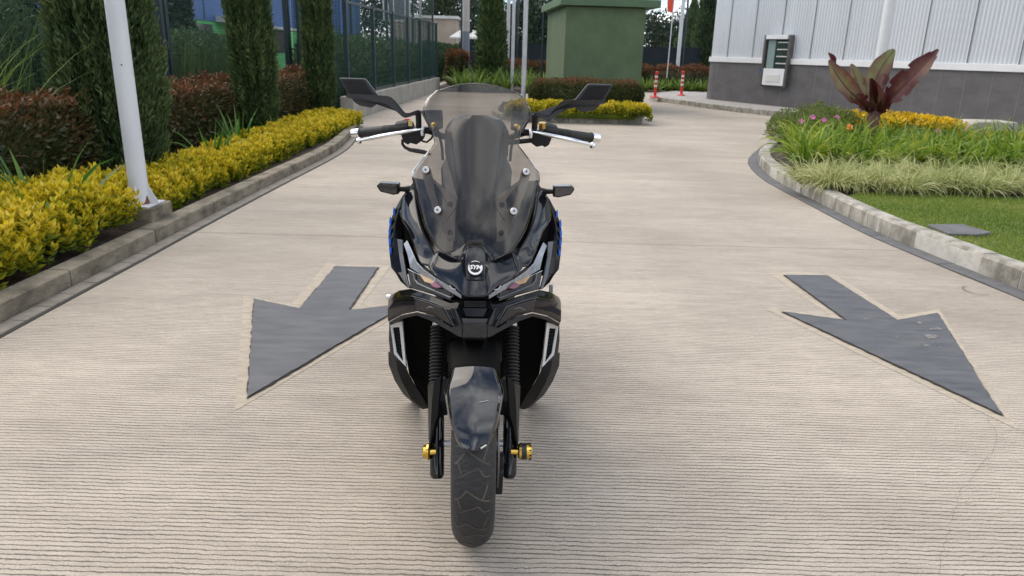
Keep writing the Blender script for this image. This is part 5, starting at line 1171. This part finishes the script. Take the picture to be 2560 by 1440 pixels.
# ---- mirrors
for sd in (1, -1):
    mb = MB(); o_arm = [(322, 242), (322, 251), (300, 255), (262, 260), (241, 261), (224, 265), (214, 272), (200, 283), (188, 294), (181, 297), (172, 295), (151, 288), (142, 279), (150, 279), (168, 286), (178, 286), (184, 280), (198, 262), (211, 249), (222, 245), (246, 244)]
    P = [wx(SP(s, y, 2.14 + max(0, (200 - s)) * .0004), sd) for s, y in o_arm]; bk_ = [p + Vector((0, .022, -.004)) for p in P]; n_ = len(P)
    bm = bmesh.new(); a = [bm.verts.new(p) for p in P]; b = [bm.verts.new(p) for p in bk_]
    bm.faces.new(a); bm.faces.new(b[::-1]); [bm.faces.new((a[i], b[i], b[(i + 1) % n_], a[(i + 1) % n_])) for i in range(n_)]
    bmesh.ops.triangulate(bm, faces=[f for f in bm.faces if len(f.verts) > 4]); bmesh.ops.recalc_face_normals(bm, faces=bm.faces); me = bpy.data.meshes.new('mirror'); bm.to_mesh(me); bm.free()
    arm = link('mirror', me, M_arm, sc); me.shade_smooth(); md = arm.modifiers.new('bevel', 'BEVEL'); md.width = .002; md.segments = 2; md.limit_method = 'ANGLE'; md.angle_limit = R(40); md.harden_normals = True
    mb = MB(); mb.prism([wx(SP(s, y, 2.158), sd) for s, y in ((343, 204), (338, 203), (283, 203), (276, 205), (244, 246), (318, 246))], (0, .012, 0)); sh = mb.build('mirror_shell', M_arm, arm, bevel=.003)
    mb = MB()
    for k in range(24):
        f = k / 23; a = (334 - 52 * f, 207.5); b = (314 - 56 * f, 243); mb.tube([wx(SP(*a, 2.1575), sd), wx(SP(*b, 2.1575), sd)], .0010, 5)
    mb.build('shell_ribs', M_mat, sh)
    mb = MB(); mb.prism([wx(SP(s, y, 2.150), sd) for s, y in ((312, 251), (304, 263), (290, 271), (262, 276), (243, 262), (240, 258))], (0, .014, 0)); mb.build('lower_wing', M_arm, arm, bevel=.003)
    mb = MB(); mb.add([wx(SP(s, y, 2.1722), sd) for s, y in ((336, 207), (284, 207), (252, 243), (316, 243))], [(0, 1, 2, 3)]); mb.build('mirror_glass', M_chrome, arm, solid=.001)
    mb = MB(); mb.tube([wx(SP(146, 282, 2.17), sd), wx(SP(144, 322, 2.19), sd)], .0085, 12); mb.build('mirror_stem', M_mat, arm, smooth=50)
# ---- handlebar with grips, levers, switchgear
hb = None
mb = MB(); mb.tube([wx(SP(288, 338, 2.34), -1), wx(SP(194, 328, 2.27), -1), wx(SP(120, 330, 2.22), -1), wx(SP(60, 350, 2.22), -1), wx(SP(60, 350, 2.22), 1), wx(SP(120, 330, 2.22), 1), wx(SP(194, 328, 2.27), 1), wx(SP(288, 338, 2.34), 1)], .009, 12); hb = mb.build('handlebar', M_mat, sc, smooth=60)
for sd in (1, -1):
    a = wx(SP(288, 338, 2.32), sd); b = wx(SP(196, 327, 2.25), sd); ax = (b - a); Lg = ax.length
    prof = [(0, .012), (.001, .0155), (.006, .0158), (.008, .0142)] + [(Lg * t_, .0140) for t_ in (.15, .62)]
    for k in range(4): prof += [(Lg * (.64 + k * .035), .0138), (Lg * (.645 + k * .035), .0148), (Lg * (.66 + k * .035), .0148), (Lg * (.665 + k * .035), .0138)]
    for k in range(8): prof += [(Lg * (.80 + k * .025), .0136), (Lg * (.805 + k * .025), .0146), (Lg * (.815 + k * .025), .0146), (Lg * (.82 + k * .025), .0136)]
    prof.append((Lg, .0136)); mb = MB(); mb.lathe(a, ax, prof, 24); mb.build('grip', M_rub, hb, smooth=35)
    mb = MB(); mb.lathe(a, -ax, [(-.002, .0138), (.0, .0142), (.027, .0142), (.029, .0125), (.029, .006), (.027, .005)], 24); mb.build('bar_end', M_chrome, hb, smooth=35)
    pts = [(140, 327, 2.155), (165, 331, 2.15), (190, 336, 2.155), (215, 341, 2.17), (240, 346, 2.19), (262, 351, 2.215), (280, 355, 2.24), (290, 357, 2.25)]
    mb = MB(); mb.tube([wx(SP(*p), sd) for p in pts], [.0065, .0068, .0074, .0088, .0096, .0086, .0064, .0052], 12, flat=.7); mb.ball(wx(SP(291, 358, 2.252), sd), .0098, 14); mb.build('brake_lever', M_chrome, hb, smooth=60)
    mb = MB(); mb.tube([wx(SP(134, 322, 2.17), sd), wx(SP(136, 334, 2.155), sd), wx(SP(134, 342, 2.155), sd)], .005, 8); mb.build('lever_pivot', M_silver, hb, smooth=60)
    # switch housing and master cylinder: chamfered blocks
    mb = MB(); c = wx(SP(177, 322, 2.25), sd); mb.lathe(wx(SP(196, 325, 2.25), sd), wx(SP(150, 318, 2.22), sd) - wx(SP(196, 325, 2.25), sd), [(0, .018), (.004, .021), (.030, .023), (.046, .021), (.050, .016)], 10); mb.build('switch_housing', M_mat, hb, bevel=.002)
    mb = MB(); mb.prism([wx(SP(s, y, 2.185), sd) for s, y in ((189, 332), (187, 345), (181, 360), (170, 366), (166, 361), (150, 365), (136, 355), (132, 345), (140, 330))], (0, .05, 0)); mb.build('cylinder_body', M_mat, hb, bevel=.003)
    mb = MB(); mb.prism([wx(SP(s, y, 2.20), sd) for s, y in ((158, 322), (112, 320), (104, 330), (130, 338), (158, 330))], (0, .03, 0)); mb.build('lever_clamp', M_blk2, hb, bevel=.003)
    mb = MB(); mb.lathe(wx(SP(146, 317, 2.20), sd), (0, -.25, 1), [(0, .007), (.003, .0085), (.005, .0085), (.006, .005), (.009, .004)], 10); mb.build('gold_bolt', M_gold, hb)
    mb = MB(); mb.lathe(wx(SP(100 if sd > 0 else 106, 317, 2.155), sd), (0, -1, .3), [(0, .008), (.002, .010), (.004, .008), (.005, .0095), (.007, .006), (.008, .003)], 14); mb.build('gold_bolt', M_gold, hb)
    mb = MB(); mb.tube([wx(SP(*p), sd) for p in ((104, 312, 2.16), (95, 335, 2.165), (90, 352, 2.17), (86, 372, 2.16), (84, 400, 2.12))], .004, 8); mb.build('brake_hose', M_rub, hb, smooth=60)
mb = MB(); mb.lathe(wx(SP(164, 318, 2.21), 1), (0, -.15, 1), [(0, .0105), (.002, .0108), (.017, .0108), (.018, .0100)], 28); mb.build('reservoir_cap', pm('bronze_cap', (.42, .27, .07), (.55, .37, .12), 20, .3, metal=1), hb, smooth=35)
mb = MB(); mb.box(wx(SP(165, 312, 2.19), -1), (.012, .006, .016), Matrix.Rotation(R(3), 3, 'Y')); mb.build('yellow_switch', pm('yellow_tag', (.62, .50, .12), (.70, .58, .2), 80, .5), hb, bevel=.001)
mb = MB(); mb.box(wx(SP(173, 302.5, 2.215), -1), (.014, .010, .004)); mb.build('red_switch', M_red, hb, bevel=.001)
mb = MB(); P = [(184, 352, 2.20), (184, 364, 2.20), (178, 372, 2.20), (165, 378, 2.19), (150, 380, 2.18), (130, 383, 2.17), (116, 388, 2.16)]; mb.tube([wx(SP(*p), -1) for p in P], [.0042, .0042, .0045, .0055, .0068, .0065, .004], 10); mb.build('throttle_cable', M_rub, hb, smooth=60)
mb = MB(); mb.tube([wx(SP(*p), -1) for p in ((142, 345, 2.2), (134, 356, 2.2), (124, 358, 2.2), (112, 348, 2.2), (108, 338, 2.2))], .003, 8); mb.build('throttle_cable', M_rub, hb, smooth=60)
mb = MB(); mb.tube([wx(SP(70, 356, 2.18), 1), wx(SP(110, 352, 2.2), 1), wx(SP(140, 348, 2.2), 1)], .007, 8); mb.build('clamp_bar', M_blk2, hb, smooth=60)
mb = MB(); mb.tube([wx(SP(0, 352, 2.22)), wx(SP(0, 420, 2.2)), wx(SP(0, 700, 2.09)), wx(SP(0, 850, 2.02))], .022, 16); mb.build('steering_stem', M_inner, sc, smooth=60)
# ---- turn signals
for sd in (1, -1):
    mb = MB(); q = [(248, 469, 2.10), (238, 462, 2.09), (193, 463, 2.08), (192, 489, 2.08), (206, 491, 2.08), (238, 484, 2.09)]
    mb.prism([wx(SP(*v), sd) for v in q], (0, .035, 0)); o = mb.build('turn_signal', M_blk2, sc, bevel=.003)
    q = [(243, 469.5, 2.096), (236, 465.5, 2.088), (198, 466, 2.078), (197, 486, 2.078), (207, 487.5, 2.078), (236, 481.5, 2.088)]
    mb = MB(); mb.prism([wx(SP(*v), sd) for v in q], (0, .004, 0)); le = mb.build('signal_lens', pm('smoke_lens', (.018, .016, .017), (.045, .040, .043), 160, .1, coat=1), o, bevel=.001)
    mb = MB(); mb.tube([wx(SP(194, 476, 2.1), sd), wx(SP(178, 476, 2.11), sd), wx(SP(168, 477, 2.12), sd), wx(SP(150, 477, 2.12), sd)], [.0065, .0075, .0115, .013], 12); mb.build('signal_stem', M_rub, o, smooth=40)
# ---- front wheel, fender, fork
xc = X0(.27, 1.81); AX = Vector((xc, 1.81, .27))
def wheel(name, ctr, Rr, wd_, mat_parts=True):
    mb = MB(); prof = []
    for k in range(25):
        a = math.pi * (k / 24 - .5); prof.append((math.sin(a) * wd_ / 2, Rr - wd_ * .50 * (1 - math.cos(a)) * .98))
    prof = [(-wd_ * .36, Rr * .70)] + prof + [(wd_ * .36, Rr * .70)]
    mb.lathe(ctr, (1, 0, 0), prof, 96, cap=False)
    def surf(x, ang, up_=.0008):
        t_ = max(-1, min(1, x / (wd_ / 2))); r = Rr - wd_ * .5 * (1 - math.sqrt(1 - t_ * t_)) * .98 + up_
        return Vector((ctr[0] + x, ctr[1] - math.cos(ang) * r, ctr[2] + math.sin(ang) * r))
    per = .36; nrep = int(2 * math.pi / per); per = 2 * math.pi / nrep
    for k in range(nrep):
        a0 = k * per; 
        for pl in ([(-.044, -.05), (-.026, .03), (-.016, .09), (.022, -.015), (.040, -.05)], [(.022, -.015), (.030, .07), (.034, .13)], [(-.034, -.17), (-.012, -.11), (.012, -.07), (.026, -.15), (.040, -.16)], [(-.036, -.03), (-.028, -.13)]):
            for (xa, ta), (xb, tb) in zip(pl, pl[1:]):
                m_ = 4; d = Vector((xb - xa, (tb - ta) * Rr, 0)); pn_ = Vector((-d.y, d.x, 0)).normalized() * .0023
                for j in range(m_):
                    f0, f1 = j / m_, (j + 1) / m_; pts = []
                    for f, s in ((f0, -1), (f0, 1), (f1, 1), (f1, -1)):
                        x = xa + (xb - xa) * f + pn_.x * s; an = a0 + ta + (tb - ta) * f + pn_.y * s / Rr; pts.append(surf(x * wd_ / .11, an))
                    mb.add(pts, [(0, 1, 2, 3)], 1)
    t_ = thing(name, None, None, tuple(ctr)); t_.parent = sc; t_.matrix_parent_inverse = Matrix.Translation(-sc.location)
    yaw(mb, ctr); o = mb.build('tyre', [M_tyre, M_dust], None, smooth=60); o.parent = t_; o.matrix_parent_inverse = Matrix.Translation(-Vector(ctr))
    mb = MB(); mb.lathe(ctr, (1, 0, 0), [(-wd_ * .36, Rr * .705), (-wd_ * .30, Rr * .66), (0, Rr * .60), (wd_ * .30, Rr * .66), (wd_ * .36, Rr * .705)], 48, cap=False); mb.lathe(ctr, (1, 0, 0), [(-.04, .03), (.04, .03)], 24)
    for k in range(5):
        a = k * 2 * math.pi / 5 + .3; d = Vector((0, math.cos(a), math.sin(a))); mb.tube([Vector(ctr) + d * .03, Vector(ctr) + d * Rr * .63], [.016, .011], 8)
    yaw(mb, ctr); o = mb.build('wheel_rim', M_mat, None, smooth=40); o.parent = t_; o.matrix_parent_inverse = Matrix.Translation(-Vector(ctr))
    return t_
fwl = wheel('front_wheel', AX, .27, .112); rwl = wheel('rear_wheel', Vector((X0(0, 3.16), 3.16, .265)), .265, .13)
def wpart(mb, name, mat, par, **k):
    yaw(mb, AX)
    o = mb.build(name, mat, None, **k); o.parent = par; o.matrix_parent_inverse = Matrix.Translation(-par.location); return o
mb = MB(); dc = AX + Vector((.064, 0, 0)); mb.lathe(dc, (1, 0, 0), [(0, .075), (0, .118), (.004, .118), (.004, .075)], 48, cap=False); 
for k in range(6): a = k * 1.047; mb.box(dc + Vector((.002, math.cos(a) * .055, math.sin(a) * .055)), (.004, .02, .06), Matrix.Rotation(a - R(90), 3, 'X'))
wpart(mb, 'brake_disc', M_disc, fwl, smooth=30)
mb = MB(); mb.lathe(AX + Vector((.060, 0, 0)), (1, 0, 0), [(0, .056), (.004, .056)], 32); wpart(mb, 'tone_ring', M_disc, fwl, smooth=30)
mb = MB(); mb.prism([AX + Vector((.060, *q)) for q in ((.03, -.12), (-.05, -.13), (-.085, -.06), (-.09, .01), (-.06, .01), (-.045, -.05), (.03, -.08))], (.020, 0, 0)); mb.tube([AX + Vector((.058, -.075, -.005)), AX + Vector((.082, -.075, -.005))], .012, 10); mb.tube([AX + Vector((.056, -.09, -.035)), AX + Vector((.08, -.09, -.035))], .010, 10); yaw(mb, AX); mb.build('brake_caliper', M_mat, sc, bevel=.003)
# fork: boots above, glossy sliders below
for sd in (1, -1):
    s_l = .0975 if sd < 0 else .0975
    top = SP(91, 812, 1.97); bot = SP(93, 955, 1.885)
    a = Vector((xc + sd * .092, 1.99, 0)); 
    pt = wx(SP(91, 815, 1.965), sd); pb_ = wx(SP(93, 962, 1.875), sd)
    ax = pt - pb_; Lb = ax.length; prof = []
    nb = 17
    for k in range(nb): prof += [(Lb * k / nb, .0155), (Lb * (k + .35) / nb, .0225), (Lb * (k + .6) / nb, .0225), (Lb * (k + .95) / nb, .0155)]
    mb = MB(); mb.lathe(pb_, ax, prof, 24); fb = mb.build('fork_boot', M_rub, sc, smooth=50)
    mb = MB(); mb.lathe(pt, ax, [(-.004, .014), (.0, .017), (.008, .017), (.010, .013), (.03, .013)], 20); mb.build('fork_cap', M_silver, fb, smooth=40)
    lo = wx(SP(90, 1196, 1.765), sd); hi = pb_
    ax2 = hi - lo; L2 = ax2.length; mb = MB(); mb.lathe(lo, ax2, [(0, .0125), (.006, .0175), (.012, .0195), (.12, .0200), (L2 - .02, .0200), (L2, .017)], 28); fk = mb.build('fork_leg', M_blk, sc, smooth=35)
    # matte guard over the upper part of each slider
    for nm_, V in (('fork_guard', [(57, 952, 1.83), (76, 937, 1.80), (86, 942, 1.79), (100, 958, 1.80), (112, 960, 1.83)]),):
        rows = [[(70, 985, 1.80), (76, 945, 1.795), (84, 940, 1.785), (98, 957, 1.79), (113, 962, 1.84)],
                [(68, 1010, 1.79), (74, 1010, 1.785), (88, 1005, 1.765), (102, 1000, 1.775), (112, 1000, 1.84)],
                [(66, 1032, 1.785), (74, 1034, 1.775), (90, 1036, 1.755), (104, 1040, 1.765), (111, 1045, 1.83)],
                [(86, 1044, 1.77), (92, 1046, 1.76), (98, 1060, 1.752), (105, 1075, 1.76), (110, 1080, 1.82)],
                [(103, 1095, 1.765), (104, 1100, 1.763), (106, 1110, 1.762), (108, 1116, 1.77), (110, 1116, 1.81)]]
        V, Fc = grid(rows); panel('fork_guard', V, Fc, M_guard, False, .003, .001, fk, side=sd)
    # fender side wing
    V, Fc = grid([[(57, 938, 1.70), (64, 950, 1.72), (74, 940, 1.76)], [(72, 978, 1.70), (76, 985, 1.73), (82, 1000, 1.76)], [(62, 1034, 1.66), (66, 1038, 1.72), (72, 1036, 1.75)]])
    panel('fender_stay', V, Fc, M_blk, False, .003, .001, None, side=sd)
# front fender: arc over the tyre
rows = []
for ang, hw_ in ((R(68), 57), (R(63), 62), (R(58), 70), (R(54), 73), (R(49), 70), (R(44), 66), (R(39), 61), (R(34.5), 53), (R(31), 45), (R(28), 36), (R(26.5), 28)):
    r = .305; Yc = 1.81 - math.cos(ang) * r; zc = .27 + math.sin(ang) * r; D = Yc * ct + (H - zc) * st; h_ = hw_ * D / F; row = []
    for j, x in enumerate((-1, -.95, -.84, -.30, 0, .30, .84, .95, 1)):
        dr = (0.0 if abs(x) < .1 else -.0008 if abs(x) < .35 else -.0055 if abs(x) < .9 else -.015 if abs(x) < .97 else -.034); rr = r + dr
        row.append(Vector((X0(zc, 1.81) + x * h_, 1.81 - math.cos(ang) * rr, .27 + math.sin(ang) * rr)))
    rows.append(row)
n_ = 9; mb = MB(); mb.add([p for r in rows for p in r], [(i * n_ + j, i * n_ + j + 1, (i + 1) * n_ + j + 1, (i + 1) * n_ + j) for i in range(len(rows) - 1) for j in range(n_ - 1)])
yaw(mb, AX); fe = mb.build('front_fender', pm('fender_paint', (.010, .011, .014), (.014, .015, .018), 4, .05, spec=.85), sc, solid=.004, bevel=.002, smooth=28)
mb = MB(); rr_ = []
for ang in range(66, 130, 7):
    a = R(ang); zc = .27 + math.sin(a) * .298; rr_.append([Vector((xc + x * .066, 1.81 - math.cos(a) * (.298 - .02 * abs(x) ** 3), .27 + math.sin(a) * (.298 - .02 * abs(x) ** 3))) for x in (-1, -.8, -.4, 0, .4, .8, 1)])
mb.add([p for r in rr_ for p in r], [(i * 7 + j, i * 7 + j + 1, (i + 1) * 7 + j + 1, (i + 1) * 7 + j) for i in range(len(rr_) - 1) for j in range(6)]); yaw(mb, AX); mb.build('inner_mudguard', M_inner, sc, smooth=60, solid=.003)
mb = MB()
for sd in (1, -1):
    for ang in (60, 50, 42, 35): a = R(ang); zc = .27 + .29 * math.sin(a)
mb.tube([Vector((xc + .012, 1.81 - math.cos(R(48)) * .3065, .27 + math.sin(R(48)) * .3065)), Vector((xc + .034, 1.81 - math.cos(R(49)) * .3065, .27 + math.sin(R(49)) * .3065))], .0006, 5)
yaw(mb, AX); mb.build('scratch', M_silver, fe)
mb = MB(); mb.tube([Vector((xc + .017, 1.81 - math.cos(R(27.5)) * .308, .27 + math.sin(R(27.5)) * .308)), Vector((xc + .030, 1.81 - math.cos(R(29)) * .307, .27 + math.sin(R(29)) * .307))], .0018, 6); yaw(mb, AX); mb.build('edge_chip', M_silver, fe)
# inner splash panel above the fender
V, Fc = grid([[(0, 842, 1.93), (30, 842, 1.93), (66, 850, 1.96)], [(0, 900, 1.90), (34, 900, 1.90), (66, 905, 1.93)], [(0, 948, 1.80), (30, 942, 1.80), (57, 930, 1.82)]])
panel('splash_panel', V, Fc, pm('dull_black', (.006, .006, .006), None, rough=.45), True, .004, 0, None, 50)
# axle and gold crash sliders
mb = MB(); mb.tube([AX - Vector((.125, 0, 0)), AX + Vector((.125, 0, 0))], .009, 12); yaw(mb, AX); mb.build('front_axle', M_silver, sc, smooth=40)
ay = Vector((xc, 1.782, .262))
mb = MB(); mb.lathe(ay - Vector((.112, 0, 0)), (-1, 0, 0), [(-.01, .009), (.005, .010), (.006, .022), (.010, .0235), (.014, .022), (.016, .0165), (.024, .0165), (.026, .014)], 24); yaw(mb, AX); mb.build('axle_slider', M_gold, sc, smooth=30)
mb = MB(); mb.lathe(ay + Vector((.112, 0, 0)), (1, 0, 0), [(-.01, .009), (.008, .010), (.009, .017), (.012, .0215), (.018, .0225)], 24); mb.lathe(ay + Vector((.130 + .014, 0, 0)), (1, 0, 0), [(0, .0225), (.010, .0220), (.014, .0185), (.014, .011), (.009, .010)], 24); yaw(mb, AX); asl = mb.build('axle_slider', M_gold, sc, smooth=30)
mb = MB(); mb.lathe(ay + Vector((.1305, 0, 0)), (1, 0, 0), [(0, .0224), (.0135, .0224)], 24); yaw(mb, AX); mb.build('slider_sleeve', M_carbon, asl, smooth=30)
mb = MB()
for k in range(10): a = k * .628; d = Vector((0, math.cos(a), math.sin(a))); c = ay + Vector((.1535, 0, 0)) + d * .0212; mb.tube([c - Vector((.004, 0, 0)), c + Vector((.003, 0, 0))], [.0015, .0035], 5)
yaw(mb, AX); mb.build('slider_notches', M_rub, asl)
# orange seal ring on the right, bright side stand tip on the left
mb = MB(); p = wx(SP(112, 1016, 1.87), 1); mb.box(p, (.004, .012, .022)); mb.build('orange_reflector', M_orange2, sc, bevel=.001)
mb = MB(); p = wx(SP(216, 745, 2.2), -1); mb.lathe(p, (-1, -.2, .2), [(-.02, .008), (.002, .009), (.006, .006)], 14); mb.build('chrome_bolt', M_chrome, sc, smooth=40)
mb = MB(); mb.box(wx(SP(190, 720, 2.38), 1) + Vector((0, 0, 0)), (.014, .01, .03)); mb.build('passenger_peg', M_silver, sc, bevel=.002)
# ---- rest of the scooter behind the shield
def loft(name, secs, mat, bevel=.0, sub=0):
    """secs: (Y, half width, z low, z high) rounded sections along the scooter"""
    V = []; n_ = 16
    for Y, hw_, zl, zh in secs:
        for j in range(n_):
            a = 2 * math.pi * j / n_; cx_ = math.copysign(abs(math.cos(a)) ** .6, math.cos(a)); cz_ = math.copysign(abs(math.sin(a)) ** .6, math.sin(a)); z = (zl + zh) / 2 + cz_ * (zh - zl) / 2; V.append((X0(z, Y) + cx_ * hw_, Y, z))
    Fc = [(i * n_ + j, i * n_ + (j + 1) % n_, (i + 1) * n_ + (j + 1) % n_, (i + 1) * n_ + j) for i in range(len(secs) - 1) for j in range(n_)] + [tuple(range(n_))[::-1], tuple(range((len(secs) - 1) * n_, len(secs) * n_))]
    mb = MB(); mb.add(V, Fc); return mb.build(name, mat, sc, smooth=45)
loft('body_tunnel', [(2.18, .10, .33, .74), (2.3, .13, .32, .76), (2.5, .12, .30, .58), (2.65, .13, .30, .60), (2.8, .15, .34, .68)], M_mat)
loft('floorboard', [(2.42, .19, .30, .36), (2.6, .20, .28, .34), (2.8, .19, .28, .34), (2.95, .15, .30, .36)], M_mat)
loft('tail_fairing', [(2.68, .10, .42, .70), (2.85, .15, .46, .74), (3.1, .17, .52, .78), (3.4, .14, .62, .82), (3.62, .06, .72, .84)], M_blk)
loft('seat', [(2.60, .05, .66, .71), (2.75, .10, .70, .775), (3.0, .14, .74, .80), (3.12, .15, .78, .86), (3.4, .13, .81, .88), (3.52, .06, .84, .88)], M_rub)
loft('engine_case', [(2.85, .10, .18, .38), (3.0, .11, .17, .36), (3.2, .10, .2, .34)], M_mat)
mb = MB(); xr = X0(0, 3.1); mb.tube([(xr + .12, 3.0, .27), (xr + .13, 3.2, .33), (xr + .13, 3.5, .42)], [.03, .05, .045], 16); mb.build('exhaust', M_mat, sc, smooth=40)
mb = MB()
for sd in (-1, 1): mb.tube([(X0(0, 2.8) + sd * .06, 2.75, .30), (X0(0, 2.8) + sd * .10, 2.80, .02), (X0(0, 2.8) + sd * .12, 2.84, .012)], .011, 8)
mb.tube([(X0(0, 2.8) - .08, 2.77, .12), (X0(0, 2.8) + .08, 2.77, .12)], .009, 8); mb.build('centre_stand', M_mat, sc, smooth=40)
